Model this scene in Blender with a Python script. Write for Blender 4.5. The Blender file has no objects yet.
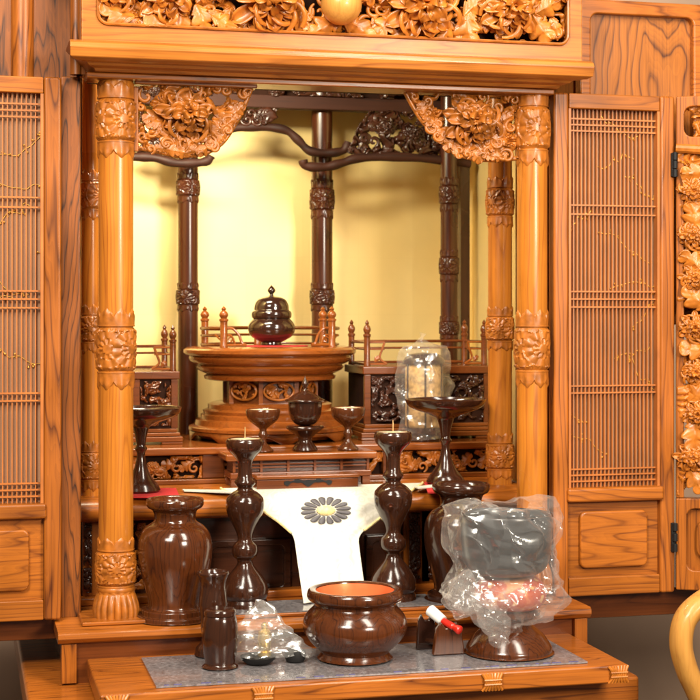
import bpy, math, random
from mathutils import Vector, noise, Matrix
PI = math.pi
R = math.radians
scene = bpy.context.scene
COL = scene.collection

# ------------------------------------------------------------------ camera model
FPX, HOR, YAW, ZC = 1550.0, 315.0, R(14), 1.0
CX, CY = -0.4976, -2.174
fw = (math.sin(YAW), math.cos(YAW)); rt = (math.cos(YAW), -math.sin(YAW))

def ray(px, py):
    a = (px-350)/FPX; b = (HOR-py)/FPX
    return (fw[0]+rt[0]*a, fw[1]+rt[1]*a, b)
def W(px, py, Y):
    d = ray(px, py); t = (Y-CY)/d[1]
    return Vector((CX+t*d[0], Y, ZC+t*d[2]))
def X(px, Y): return W(px, 300, Y).x
def Zp(py, px, Y): return W(px, py, Y).z
def H(px, py, Z):
    d = ray(px, py); t = (Z-ZC)/d[2]
    return Vector((CX+t*d[0], CY+t*d[1], Z))
def mpp(x, y):
    return ((x-CX)*fw[0]+(y-CY)*fw[1])/FPX

TIER, DECK, KUMO = 0.5756, 0.7352, 0.7930
DRAW = TIER-0.040

# ------------------------------------------------------------------ mesh builder
class MB:
    def __init__(s): s.v = []; s.f = []
    def add(s, vs, fs):
        n = len(s.v); s.v += [tuple(v) for v in vs]; s.f += [tuple(i+n for i in f) for f in fs]; return s
    def box(s, x0, x1, y0, y1, z0, z1):
        vs = [(x, y, z) for z in (z0, z1) for y in (y0, y1) for x in (x0, x1)]
        return s.add(vs, [(0,2,3,1),(4,5,7,6),(0,1,5,4),(2,6,7,3),(0,4,6,2),(1,3,7,5)])
    def prism(s, pts, y0, y1, axis='y'):
        n = len(pts)
        if axis == 'y': vs = [(p[0], y0, p[1]) for p in pts]+[(p[0], y1, p[1]) for p in pts]
        elif axis == 'x': vs = [(y0, p[0], p[1]) for p in pts]+[(y1, p[0], p[1]) for p in pts]
        else: vs = [(p[0], p[1], y0) for p in pts]+[(p[0], p[1], y1) for p in pts]
        fs = [tuple(range(n)), tuple(range(2*n-1, n-1, -1))]
        fs += [(i, n+i, n+(i+1)%n, (i+1)%n) for i in range(n)]
        return s.add(vs, fs)
    def lathe(s, prof, c, seg=64, a0=0, a1=2*PI):
        full = abs(a1-a0-2*PI) < 1e-6
        m = seg if full else seg+1
        vs = []
        for r, z in prof:
            for k in range(m):
                a = a0+(a1-a0)*k/seg
                vs.append((c[0]+r*math.cos(a), c[1]+r*math.sin(a), c[2]+z))
        fs = []
        for i in range(len(prof)-1):
            for k in range(seg):
                k2 = (k+1) % m
                fs.append((i*m+k, i*m+k2, (i+1)*m+k2, (i+1)*m+k))
        return s.add(vs, fs)
    def grid(s, fn, nu, nv, wrapu=False):
        m = nu if wrapu else nu+1
        vs = [fn(i/nu, j/nv) for j in range(nv+1) for i in range(m)]
        fs = [(j*m+i, j*m+(i+1) % m, (j+1)*m+(i+1) % m, (j+1)*m+i) for j in range(nv) for i in range(nu)]
        return s.add(vs, fs)
    def tube(s, path, rad, seg=8, cap=True, flat=1.0):
        path = [Vector(p) for p in path]; n = len(path)
        if not hasattr(rad, '__len__'): rad = [rad]*n
        vs = []; up = None
        for i, p in enumerate(path):
            t = (path[min(i+1, n-1)]-path[max(i-1, 0)]).normalized()
            if up is None:
                up = Vector((0, 1, 0)) if abs(t.y) < .9 else Vector((0, 0, 1))
            a = (up - t*up.dot(t)).normalized(); up = a
            b = t.cross(a)
            for k in range(seg):
                w = 2*PI*k/seg
                vs.append(p+(a*math.cos(w)*flat+b*math.sin(w))*rad[i])
        fs = [(i*seg+k, i*seg+(k+1) % seg, (i+1)*seg+(k+1) % seg, (i+1)*seg+k) for i in range(n-1) for k in range(seg)]
        if cap: fs += [tuple(range(seg-1, -1, -1)), tuple((n-1)*seg+k for k in range(seg))]
        return s.add(vs, fs)

def smoothpts(pts, n=6):
    out = []; P = [Vector(p) for p in pts]
    for i in range(len(P)-1):
        p0 = P[max(i-1, 0)]; p1 = P[i]; p2 = P[i+1]; p3 = P[min(i+2, len(P)-1)]
        for k in range(n):
            t = k/n
            out.append(.5*((2*p1)+(p2-p0)*t+(2*p0-5*p1+4*p2-p3)*t*t+(3*p1-p0-3*p2+p3)*t**3))
    out.append(P[-1]); return out
def smoothprof(pr, n=4):
    return [(max(v[0], 0), v[1]) for v in smoothpts([(a, b, 0) for a, b in pr], n)]

def wloc(o):
    v = Vector((0, 0, 0))
    while o: v += o.location; o = o.parent
    return v
def thing(name, label, cat, loc=(0, 0, 0), group=None):
    o = bpy.data.objects.new(name, None); COL.objects.link(o); o.location = loc
    o.empty_display_size = .02
    o['label'] = label; o['category'] = cat
    if group: o['group'] = group
    return o
def obj(name, mb, mat, parent=None, bevel=0, smooth=35, subsurf=0, solid=0, org=None, label=None):
    me = bpy.data.meshes.new(name)
    L = wloc(parent) if parent else Vector(org or (0, 0, 0))
    me.from_pydata([(v[0]-L.x, v[1]-L.y, v[2]-L.z) for v in mb.v], [], mb.f)
    me.materials.append(mat); me.validate()
    o = bpy.data.objects.new(name, me); COL.objects.link(o)
    if parent: o.parent = parent
    else: o.location = L
    me.polygons.foreach_set('use_smooth', [True]*len(me.polygons))
    me.set_sharp_from_angle(angle=R(smooth))
    if bevel:
        b = o.modifiers.new('b', 'BEVEL'); b.width = bevel; b.segments = 3; b.limit_method = 'ANGLE'; b.angle_limit = R(40)
        b.harden_normals = True
    if solid:
        m = o.modifiers.new('s', 'SOLIDIFY'); m.thickness = solid; m.offset = 0
    if subsurf:
        m = o.modifiers.new('u', 'SUBSURF'); m.levels = subsurf; m.render_levels = subsurf
    if label: o['label'] = label
    return o
def tag(o, label, cat, group=None):
    o['label'] = label; o['category'] = cat
    if group: o['group'] = group
    return o

# ------------------------------------------------------------------ materials
def newmat(name):
    m = bpy.data.materials.new(name); m.use_nodes = True
    nt = m.node_tree; b = nt.nodes['Principled BSDF']
    return m, nt, b
def N(nt, t, **kw):
    n = nt.nodes.new(t)
    for k, v in kw.items(): setattr(n, k, v)
    return n
def ramp(nt, stops):
    r = N(nt, 'ShaderNodeValToRGB'); e = r.color_ramp.elements
    while len(e) < len(stops): e.new(.5)
    for i, (p, c) in enumerate(stops): e[i].position = p; e[i].color = (*c, 1)
    return r
def wood(name, light, dark, axis='z', rough=.28, coat=.4, scale=1.0, lines=16, line_amt=1.0, stretch=.1, seed=0):
    """flat-sawn timber: contour lines of a long stretched noise, plus fine pores"""
    m, nt, b = newmat(name); L = nt.links
    tc = N(nt, 'ShaderNodeTexCoord'); mp = N(nt, 'ShaderNodeMapping')
    sc = {'x': (stretch, 1, 1), 'y': (1, stretch, 1), 'z': (1, 1, stretch)}[axis]
    mp.inputs['Scale'].default_value = sc; mp.inputs['Location'].default_value = (seed*1.7, seed*.9, seed*2.3)
    L.new(tc.outputs['Object'], mp.inputs['Vector'])
    n1 = N(nt, 'ShaderNodeTexNoise'); n1.inputs['Scale'].default_value = 17*scale; n1.inputs['Detail'].default_value = 3; n1.inputs['Roughness'].default_value = .38
    L.new(mp.outputs[0], n1.inputs['Vector'])
    mu = N(nt, 'ShaderNodeMath', operation='MULTIPLY'); mu.inputs[1].default_value = lines; L.new(n1.outputs[0], mu.inputs[0])
    fr = N(nt, 'ShaderNodeMath', operation='FRACT'); L.new(mu.outputs[0], fr.inputs[0])
    r1 = ramp(nt, [(0, (.25,)*3), (.12, (0, 0, 0)), (.5, (.06,)*3), (.76, (.32,)*3), (.90, (1,)*3), (1, (.25,)*3)])
    L.new(fr.outputs[0], r1.inputs[0])
    mp2 = N(nt, 'ShaderNodeMapping'); s2 = {'x': (.02, 1, 1), 'y': (1, .02, 1), 'z': (1, 1, .02)}[axis]
    mp2.inputs['Scale'].default_value = s2; L.new(tc.outputs['Object'], mp2.inputs['Vector'])
    n2 = N(nt, 'ShaderNodeTexNoise'); n2.inputs['Scale'].default_value = 420; n2.inputs['Detail'].default_value = 2
    L.new(mp2.outputs[0], n2.inputs['Vector'])
    r2 = ramp(nt, [(.45, (0,)*3), (.75, (1,)*3)]); L.new(n2.outputs[0], r2.inputs[0])
    n3 = N(nt, 'ShaderNodeTexNoise'); n3.inputs['Scale'].default_value = 6; L.new(mp.outputs[0], n3.inputs['Vector'])
    a = N(nt, 'ShaderNodeMath', operation='MULTIPLY'); a.inputs[1].default_value = .72*line_amt; L.new(r1.outputs[0], a.inputs[0])
    mu2 = N(nt, 'ShaderNodeMath', operation='MULTIPLY'); mu2.inputs[1].default_value = lines*3.3; L.new(n1.outputs[0], mu2.inputs[0])
    fr2 = N(nt, 'ShaderNodeMath', operation='FRACT'); L.new(mu2.outputs[0], fr2.inputs[0])
    a2 = N(nt, 'ShaderNodeMath', operation='MULTIPLY_ADD'); a2.inputs[1].default_value = .16*line_amt; L.new(fr2.outputs[0], a2.inputs[0]); L.new(a.outputs[0], a2.inputs[2]); a = a2
    c = N(nt, 'ShaderNodeMath', operation='MULTIPLY_ADD'); c.inputs[1].default_value = .34; L.new(r2.outputs[0], c.inputs[0]); L.new(a.outputs[0], c.inputs[2])
    d = N(nt, 'ShaderNodeMath', operation='MULTIPLY_ADD', use_clamp=True); d.inputs[1].default_value = .5; L.new(n3.outputs[0], d.inputs[0])
    d2 = N(nt, 'ShaderNodeMath', operation='ADD'); d2.inputs[1].default_value = -.25; L.new(c.outputs[0], d2.inputs[0]); L.new(d2.outputs[0], d.inputs[2])
    mx = N(nt, 'ShaderNodeMix', data_type='RGBA'); mx.inputs[6].default_value = (*light, 1); mx.inputs[7].default_value = (*dark, 1)
    L.new(d.outputs[0], mx.inputs[0])
    oi = N(nt, 'ShaderNodeObjectInfo'); mr_ = N(nt, 'ShaderNodeMapRange'); mr_.inputs[3].default_value = .84; mr_.inputs[4].default_value = 1.10; L.new(oi.outputs['Random'], mr_.inputs[0])
    n4 = N(nt, 'ShaderNodeTexNoise'); n4.inputs['Scale'].default_value = 9; n4.inputs['Detail'].default_value = 2; L.new(tc.outputs['Object'], n4.inputs['Vector'])
    m4 = N(nt, 'ShaderNodeMapRange'); m4.inputs[1].default_value = .3; m4.inputs[2].default_value = .7; m4.inputs[3].default_value = .82; m4.inputs[4].default_value = 1.08; L.new(n4.outputs[0], m4.inputs[0])
    mm4 = N(nt, 'ShaderNodeMath', operation='MULTIPLY'); L.new(mr_.outputs[0], mm4.inputs[0]); L.new(m4.outputs[0], mm4.inputs[1])
    hs = N(nt, 'ShaderNodeHueSaturation'); L.new(mm4.outputs[0], hs.inputs['Value']); L.new(mx.outputs[2], hs.inputs['Color'])
    L.new(hs.outputs[0], b.inputs['Base Color'])
    rr_ = N(nt, 'ShaderNodeMapRange'); rr_.inputs[1].default_value = .3; rr_.inputs[2].default_value = .7; rr_.inputs[3].default_value = rough*.85; rr_.inputs[4].default_value = rough*1.25; L.new(n4.outputs[0], rr_.inputs[0]); L.new(rr_.outputs[0], b.inputs['Roughness'])
    b.inputs['Coat Weight'].default_value = coat; b.inputs['Coat Roughness'].default_value = .12; b.inputs['Specular IOR Level'].default_value = .35
    bp = N(nt, 'ShaderNodeBump'); bp.inputs['Strength'].default_value = .08; bp.inputs['Distance'].default_value = .0006
    bp.invert = True
    L.new(c.outputs[0], bp.inputs['Height']); L.new(bp.outputs[0], b.inputs['Normal'])
    return m
def plain(name, col, rough=.4, coat=0, metal=0, var=.25, vs=60, bump=0, spec=.5):
    m, nt, b = newmat(name); L = nt.links
    tc = N(nt, 'ShaderNodeTexCoord')
    n = N(nt, 'ShaderNodeTexNoise'); n.inputs['Scale'].default_value = vs; n.inputs['Detail'].default_value = 4
    L.new(tc.outputs['Object'], n.inputs['Vector'])
    r = ramp(nt, [(.3, tuple(c*(1-var) for c in col)), (.7, tuple(min(1, c*(1+var*.6)) for c in col))])
    L.new(n.outputs[0], r.inputs[0]); L.new(r.outputs[0], b.inputs['Base Color'])
    b.inputs['Roughness'].default_value = rough; b.inputs['Metallic'].default_value = metal
    b.inputs['Coat Weight'].default_value = coat; b.inputs['Coat Roughness'].default_value = .05
    b.inputs['Specular IOR Level'].default_value = spec
    if bump:
        bp = N(nt, 'ShaderNodeBump'); bp.inputs['Strength'].default_value = bump; bp.inputs['Distance'].default_value = .001
        L.new(n.outputs[0], bp.inputs['Height']); L.new(bp.outputs[0], b.inputs['Normal'])
    return m
def film(name, body=.05, base=.04):
    """thin clear plastic: mostly see-through, mirror-like on creases, slightly milky"""
    m = bpy.data.materials.new(name); m.use_nodes = True; nt = m.node_tree; L = nt.links
    nt.nodes.clear()
    out = N(nt, 'ShaderNodeOutputMaterial')
    tr = N(nt, 'ShaderNodeBsdfTransparent'); tr.inputs[0].default_value = (.99, .985, .98, 1)
    g = N(nt, 'ShaderNodeBsdfGlossy'); g.inputs['Roughness'].default_value = .16; g.inputs[0].default_value = (1, 1, 1, 1)
    d = N(nt, 'ShaderNodeBsdfTranslucent'); d.inputs[0].default_value = (.95, .93, .9, 1)
    df = N(nt, 'ShaderNodeBsdfDiffuse'); df.inputs[0].default_value = (.95, .93, .9, 1)
    ad = N(nt, 'ShaderNodeMixShader'); ad.inputs[0].default_value = .5
    L.new(d.outputs[0], ad.inputs[1]); L.new(df.outputs[0], ad.inputs[2])
    tc = N(nt, 'ShaderNodeTexCoord'); nz = N(nt, 'ShaderNodeTexNoise'); nz.noise_type = 'RIDGED_MULTIFRACTAL' if hasattr(nz, 'noise_type') else nz.noise_type
    nz.inputs['Scale'].default_value = 18; nz.inputs['Detail'].default_value = 2; nz.inputs['Distortion'].default_value = .6
    L.new(tc.outputs['Object'], nz.inputs['Vector'])
    bp = N(nt, 'ShaderNodeBump'); bp.inputs['Strength'].default_value = .35; bp.inputs['Distance'].default_value = .003
    L.new(nz.outputs[0], bp.inputs['Height']); L.new(bp.outputs[0], g.inputs['Normal'])
    lw = N(nt, 'ShaderNodeLayerWeight'); lw.inputs['Blend'].default_value = .5; L.new(bp.outputs[0], lw.inputs['Normal'])
    pw = N(nt, 'ShaderNodeMath', operation='POWER'); pw.inputs[1].default_value = 4.0; L.new(lw.outputs['Facing'], pw.inputs[0])
    fa = N(nt, 'ShaderNodeMath', operation='MULTIPLY_ADD'); fa.inputs[1].default_value = .38; fa.inputs[2].default_value = base; L.new(pw.outputs[0], fa.inputs[0])
    bo = N(nt, 'ShaderNodeMath', operation='MULTIPLY_ADD'); bo.inputs[1].default_value = .14; bo.inputs[2].default_value = body; L.new(pw.outputs[0], bo.inputs[0])
    m1 = N(nt, 'ShaderNodeMixShader'); m2 = N(nt, 'ShaderNodeMixShader')
    L.new(bo.outputs[0], m1.inputs[0]); L.new(fa.outputs[0], m2.inputs[0])
    L.new(tr.outputs[0], m1.inputs[1]); L.new(ad.outputs[0], m1.inputs[2])
    L.new(m1.outputs[0], m2.inputs[1]); L.new(g.outputs[0], m2.inputs[2])
    L.new(m2.outputs[0], out.inputs[0])
    return m

M = {}
M['pillar'] = wood('amber_wood_vertical', (.54, .178, .018), (.24, .056, .007), 'z', .30, .15, lines=12, line_amt=.65, stretch=.075, scale=1.3)
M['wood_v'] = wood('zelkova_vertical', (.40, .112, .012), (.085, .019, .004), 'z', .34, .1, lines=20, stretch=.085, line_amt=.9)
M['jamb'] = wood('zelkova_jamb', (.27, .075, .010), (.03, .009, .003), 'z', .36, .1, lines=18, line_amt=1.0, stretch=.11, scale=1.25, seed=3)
M['wood_h'] = wood('zelkova_horizontal', (.43, .120, .013), (.09, .019, .004), 'x', .3, .2, lines=19, stretch=.08, line_amt=.85)
M['wood_top'] = wood('zelkova_cornice', (.49, .158, .021), (.18, .045, .007), 'x', .3, .2, lines=18, stretch=.07, line_amt=.7, seed=2)
M['panel'] = wood('zelkova_panel', (.42, .125, .012), (.07, .015, .003), 'z', .35, .1, lines=22, line_amt=1.0, stretch=.28, scale=.5, seed=9)
M['door_h'] = wood('door_rail_wood', (.41, .118, .012), (.11, .024, .004), 'x', .34, .1, lines=17, stretch=.10, line_amt=.8, seed=1)
M['carve'] = plain('carved_wood', (.38, .112, .011), .40, .08, var=.4, vs=70, bump=.3)
M['carve_b'] = plain('carved_wood_pale', (.49, .148, .015), .38, .08, var=.35, vs=70, bump=.3)
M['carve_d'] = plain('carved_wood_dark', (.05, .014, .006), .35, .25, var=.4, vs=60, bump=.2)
M['rear'] = wood('rosewood_vertical', (.075, .018, .006), (.028, .007, .003), 'z', .28, .3, lines=9, stretch=.08)
M['rear_h'] = wood('rosewood_horizontal', (.045, .012, .005), (.018, .005, .003), 'x', .6, 0, lines=9, stretch=.08)
M['dais'] = wood('dais_wood', (.16, .040, .008), (.06, .014, .004), 'x', .25, .3, lines=12, stretch=.1, seed=4, line_amt=.6)
M['dais_top'] = wood('dais_rim_wood', (.27, .072, .011), (.11, .025, .005), 'x', .22, .3, lines=12, stretch=.1, line_amt=.5, seed=6)
M['turn'] = wood('polished_rosewood', (.040, .012, .005), (.015, .005, .003), 'z', .17, .5, lines=22, stretch=.12, scale=1.3, line_amt=.7)
M['turn2'] = wood('polished_brown_wood', (.095, .024, .006), (.020, .006, .003), 'z', .18, .5, lines=24, stretch=.14, scale=1.0, seed=7, line_amt=.8)
M['turn3'] = wood('warm_polished_wood', (.10, .028, .008), (.035, .010, .004), 'z', .17, .5, lines=14, stretch=.2, scale=1.3, line_amt=.6)
M['black'] = plain('black_lacquer', (.028, .010, .006), .15, .8, var=.3)
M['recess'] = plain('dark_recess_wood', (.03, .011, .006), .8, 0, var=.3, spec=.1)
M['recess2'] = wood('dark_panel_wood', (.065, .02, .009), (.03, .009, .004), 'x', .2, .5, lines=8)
M['gold'] = plain('gold_leaf', (.92, .71, .31), .45, 0, metal=.40, var=.05, vs=9)
def leafjoints(m):
    nt = m.node_tree; L = nt.links; b = nt.nodes['Principled BSDF']; src = b.inputs['Base Color'].links[0].from_socket
    tc = N(nt, 'ShaderNodeTexCoord'); mp = N(nt, 'ShaderNodeMapping'); mp.inputs['Rotation'].default_value = (PI/2, 0, 0)
    L.new(tc.outputs['Object'], mp.inputs[0]); bk = N(nt, 'ShaderNodeTexBrick'); bk.offset = 0; bk.inputs['Scale'].default_value = 1
    bk.inputs['Brick Width'].default_value = .105; bk.inputs['Row Height'].default_value = .105; bk.inputs['Mortar Size'].default_value = .0005
    bk.inputs[1].default_value = (1, 1, 1, 1); bk.inputs[2].default_value = (.975, .97, .96, 1); bk.inputs[3].default_value = (.96, .95, .93, 1)
    L.new(mp.outputs[0], bk.inputs[0]); mx = N(nt, 'ShaderNodeMix', data_type='RGBA', blend_type='MULTIPLY'); mx.inputs[0].default_value = 1
    L.new(src, mx.inputs[6]); L.new(bk.outputs[0], mx.inputs[7]); L.new(mx.outputs[2], b.inputs['Base Color'])
leafjoints(M['gold'])
M['goldline'] = plain('gold_paint', (.85, .52, .12), .35, metal=.6, var=.2)
M['gauze'] = plain('brown_silk_gauze', (.36, .19, .10), .75, var=.10, vs=900)
M['slat'] = plain('lattice_slat_wood', (.44, .13, .022), .4, .05, var=.25, vs=20)
M['red'] = plain('red_felt', (.52, .02, .02), .9, var=.15, vs=300)
M['white'] = plain('white_brocade', (.82, .79, .72), .6, var=.05, vs=260, bump=.12)
M['cream'] = plain('gold_brocade', (.80, .62, .28), .5, var=.3, vs=220, bump=.2)
M['greyp'] = plain('grey_crest_thread', (.09, .08, .085), .6, var=.15, vs=300)
M['mat'] = plain('grey_printed_mat', (.20, .18, .185), .2, .5, var=.5, vs=220)
M['matblue'] = plain('blue_print', (.09, .08, .20), .5, var=.3)
M['copper'] = plain('copper_liner', (.75, .20, .07), .3, metal=.35, var=.1)
M['candle'] = plain('cream_disc', (.86, .62, .40), .35, .3, var=.1)
M['pin'] = plain('brass_pin', (.85, .55, .25), .3, metal=.8, var=.1)
M['brass'] = plain('brass', (.80, .55, .18), .25, metal=.8, var=.2)
M['iron'] = plain('black_iron', (.010, .009, .009), .55, var=.2, spec=.25)
M['bell'] = plain('dark_grey_bell', (.03, .03, .032), .3, .2, var=.15)
M['cush'] = plain('red_brocade', (.62, .10, .05), .6, var=.5, vs=90, bump=.3)
def brocade(name):
    m, nt, b = newmat(name); L = nt.links
    tc = N(nt, 'ShaderNodeTexCoord'); v = N(nt, 'ShaderNodeTexVoronoi'); v.inputs['Scale'].default_value = 42
    nn = N(nt, 'ShaderNodeTexNoise'); nn.inputs['Scale'].default_value = 60; L.new(tc.outputs['Object'], nn.inputs['Vector'])
    ma = N(nt, 'ShaderNodeVectorMath', operation='MULTIPLY_ADD'); ma.inputs[1].default_value = (.03, .03, .03); L.new(nn.outputs['Color'], ma.inputs[0]); L.new(tc.outputs['Object'], ma.inputs[2])
    L.new(ma.outputs[0], v.inputs['Vector'])
    r1 = ramp(nt, [(0, (.60, .38, .18)), (.22, (.55, .28, .10)), (.30, (.36, .045, .02)), (.62, (.42, .08, .03)), (.75, (.55, .22, .08))])
    L.new(v.outputs['Distance'], r1.inputs[0]); L.new(r1.outputs[0], b.inputs['Base Color']); b.inputs['Roughness'].default_value = .5
    return m
M['cush'] = brocade('red_brocade_flowers')
def damask(name, c1, c2):
    m, nt, b = newmat(name); L = nt.links
    tc = N(nt, 'ShaderNodeTexCoord'); v = N(nt, 'ShaderNodeTexVoronoi'); v.inputs['Scale'].default_value = 85; v.feature = 'SMOOTH_F1'
    L.new(tc.outputs['Object'], v.inputs['Vector'])
    w_ = N(nt, 'ShaderNodeMath', operation='SINE'); mm_ = N(nt, 'ShaderNodeMath', operation='MULTIPLY'); mm_.inputs[1].default_value = 22; L.new(v.outputs['Distance'], mm_.inputs[0]); L.new(mm_.outputs[0], w_.inputs[0])
    r1 = ramp(nt, [(.35, c1), (.6, c2)]); L.new(w_.outputs[0], r1.inputs[0])
    L.new(r1.outputs[0], b.inputs['Base Color']); b.inputs['Roughness'].default_value = .6
    n = N(nt, 'ShaderNodeTexNoise'); n.inputs['Scale'].default_value = 900; L.new(tc.outputs['Object'], n.inputs['Vector'])
    bp = N(nt, 'ShaderNodeBump'); bp.inputs['Strength'].default_value = .3; bp.inputs['Distance'].default_value = .0008; L.new(n.outputs[0], bp.inputs['Height']); L.new(bp.outputs[0], b.inputs['Normal'])
    return m
M['white'] = damask('white_damask', (.66, .62, .53), (.60, .56, .46))
M['redrod'] = plain('red_lacquer', (.55, .02, .01), .2, .7, var=.1)
M['whitep'] = plain('white_paper', (.85, .82, .78), .6, var=.05)
M['chair'] = wood('pale_oak', (.62, .29, .06), (.42, .16, .03), 'z', .35, .2, lines=9, line_amt=.6)
M['seat'] = plain('tan_seat', (.35, .22, .12), .7, var=.2)
M['wall'] = plain('taupe_wall', (.50, .33, .23), .8, var=.18, vs=3)
M['wallg'] = plain('olive_wall', (.35, .34, .22), .8, var=.08, vs=3)
M['floor'] = plain('grey_floor', (.05, .037, .03), .95, var=.15, vs=5, spec=.05)
M['film'] = film('clear_plastic_film', .11, .07)
M['film2'] = film('milky_plastic_film', .14, .12)
M['lan'] = plain('gold_pattern_brocade', (.46, .28, .10), .5, var=.6, vs=110, bump=.3)

# ------------------------------------------------------------------ carving elements (X,Z plane, facing -Y)
def petal(mb, c, ang, L, w, rise=.004, curl=.3, nu=6, nv=8, y=0):
    """rounded tongue with a hollow middle and a lifted tip"""
    ca, sa = math.cos(ang), math.sin(ang)
    def fn(u, v):
        t = v; s = (u-.5)*2
        wid = w*(.30+.70*math.sin(min(1, t*1.25)*PI/2))
        if t > .72: wid *= math.sqrt(max(.02, 1-((t-.72)/.285)**2))
        d = t*L; o = s*wid*.5
        dep = -rise*math.sin(PI*min(t*.9, 1))-curl*rise*t*t-.28*w*s*s+.10*w
        return (c[0]+ca*d-sa*o, c[1]+y+dep, c[2]+sa*d+ca*o)
    mb.grid(fn, nu, nv)
def mum(mb, c, Rr, seed=0, sq=.85, y=0, lay=4):
    rnd = random.Random(seed)
    for l in range(lay):
        n = [19, 15, 11, 7][l]; rr = Rr*[1, .76, .52, .30][l]
        for k in range(n):
            a = 2*PI*(k+rnd.uniform(-.25, .25))/n+l*.3
            L = rr*rnd.uniform(.82, 1.08)*(1-(1-sq)*abs(math.sin(a)))
            if l < 2 and Rr > .02 and k % 2 == 0:      # hooked spider petals
                cv = rnd.choice((-1, 1))*rnd.uniform(.5, 1.2); P = []; rd = []
                for i in range(11):
                    t = i/10; aa = a+cv*t*t*.9; d = L*(.15+.95*t-.22*t**4)
                    P.append((c[0]+d*math.cos(aa), c[1]+y-Rr*(.10*l+.05)-Rr*.22*math.sin(t*PI*.9), c[2]+d*math.sin(aa)))
                    rd.append(Rr*.05*(.6+.5*t if t < .8 else 1.0-(t-.8)*2))
                mb.tube(P, rd, 7, flat=.7)
            else:
                petal(mb, c, a, L, 2*PI*rr/n*1.05, rise=Rr*(.14+.10*l), curl=rnd.uniform(-.5, .8), y=y-Rr*.09*l)
    mb.lathe([(0.001, 0), (Rr*.12, .001)], (c[0], c[1]+y-Rr*.5, c[2]), 8)
def leaf(mb, c, Rr, ang, lobes=5, y=0, seed=0):
    """pointed chrysanthemum leaf: three lobes each side of a curved midrib, side veins, curling edge"""
    rnd = random.Random(seed*7+3+int(ang*10)); bend = rnd.uniform(-.6, .6); tw = rnd.uniform(-.35, .35); L = Rr*2.1
    nu, nv = 12, 26
    def fn(u, v):
        t = v; s = (u-.5)*2; a = ang+bend*(t-.5)
        lob = abs(math.sin(3*PI*min(1, t*.98)+.25))
        half = Rr*.80*(math.sin(PI*min(1, .06+t*.94))**.75)*(.50+.50*lob**.7)
        d = (t-.45)*L+abs(s)*Rr*.22*lob; o = s*half
        vein = math.cos((t*7.5-abs(s)*1.1)*2*PI)
        dep = -Rr*.20*math.sin(PI*t)*(1-abs(s)**1.5)+Rr*.05*(1-min(1, abs(s)*7))*-1+Rr*.035*vein*abs(s)+tw*Rr*s*.7-Rr*.25*max(0, t-.75)*2+Rr*.12*abs(s)**2*math.sin(6*t+seed)
        return (c[0]+math.cos(a)*d-math.sin(a)*o, c[1]+y+dep, c[2]+math.sin(a)*d+math.cos(a)*o)
    mb.grid(fn, nu, nv)
def curlv(mb, c, Rr, a0, turns, th, hand=1, y=0):
    P = []; rad = []; n = int(18*turns)+6
    for i in range(n+1):
        t = i/n; a = a0+hand*turns*2*PI*t; r = Rr*(1-t)**.8+Rr*.12
        P.append((c[0]+r*math.cos(a), c[1]+y-th*.8*t, c[2]+r*math.sin(a))); rad.append(th*(1-.45*t)*(.4+.6*min(1, t*6)))
    mb.tube(P, rad, 7)
def sheet(mb, inside, x0, x1, z0, z1, Y, res, seed, freq=60, amp=.006, hole=-.12, rib=16):
    nx = max(2, int((x1-x0)/res)); nz = max(2, int((z1-z0)/res)); idx = {}
    def val(x, z):
        p = Vector((x*freq, z*freq, seed*3.7))
        q = p+Vector((noise.noise(p*.7+Vector((9, 0, 0))), noise.noise(p*.7+Vector((0, 17, 0))), 0))*1.3
        n = noise.noise(q*.6); h = noise.noise(q*.9+Vector((31, 5, 2)))
        return abs(math.sin(n*rib)), h
    def vid(i, j):
        if (i, j) not in idx:
            x = x0+(x1-x0)*i/nx; z = z0+(z1-z0)*j/nz; r, h = val(x, z)
            y = Y-amp*(r**.7)*.7-amp*.5*max(0, min(1, (h-hole)*3))
            idx[(i, j)] = len(mb.v); mb.v.append((x, y, z))
        return idx[(i, j)]
    for i in range(nx):
        for j in range(nz):
            x = x0+(x1-x0)*(i+.5)/nx; z = z0+(z1-z0)*(j+.5)/nz
            if not inside(x, z): continue
            if val(x, z)[1] < hole: continue
            mb.f.append((vid(i, j), vid(i+1, j), vid(i+1, j+1), vid(i, j+1)))
def inpoly(poly):
    def f(x, z):
        c = False; n = len(poly); j = n-1
        for i in range(n):
            xi, zi = poly[i]; xj, zj = poly[j]
            if (zi > z) != (zj > z) and x < (xj-xi)*(z-zi)/(zj-zi)+xi: c = not c
            j = i
        return c
    return f
def rrect(x0, x1, z0, z1, r, n=6):
    pts = []
    for cx, cz, a in ((x1-r, z1-r, 0), (x0+r, z1-r, PI/2), (x0+r, z0+r, PI), (x1-r, z0+r, 3*PI/2)):
        for k in range(n+1):
            t = a+PI/2*k/n; pts.append((cx+r*math.cos(t), cz+r*math.sin(t)))
    return pts
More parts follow.
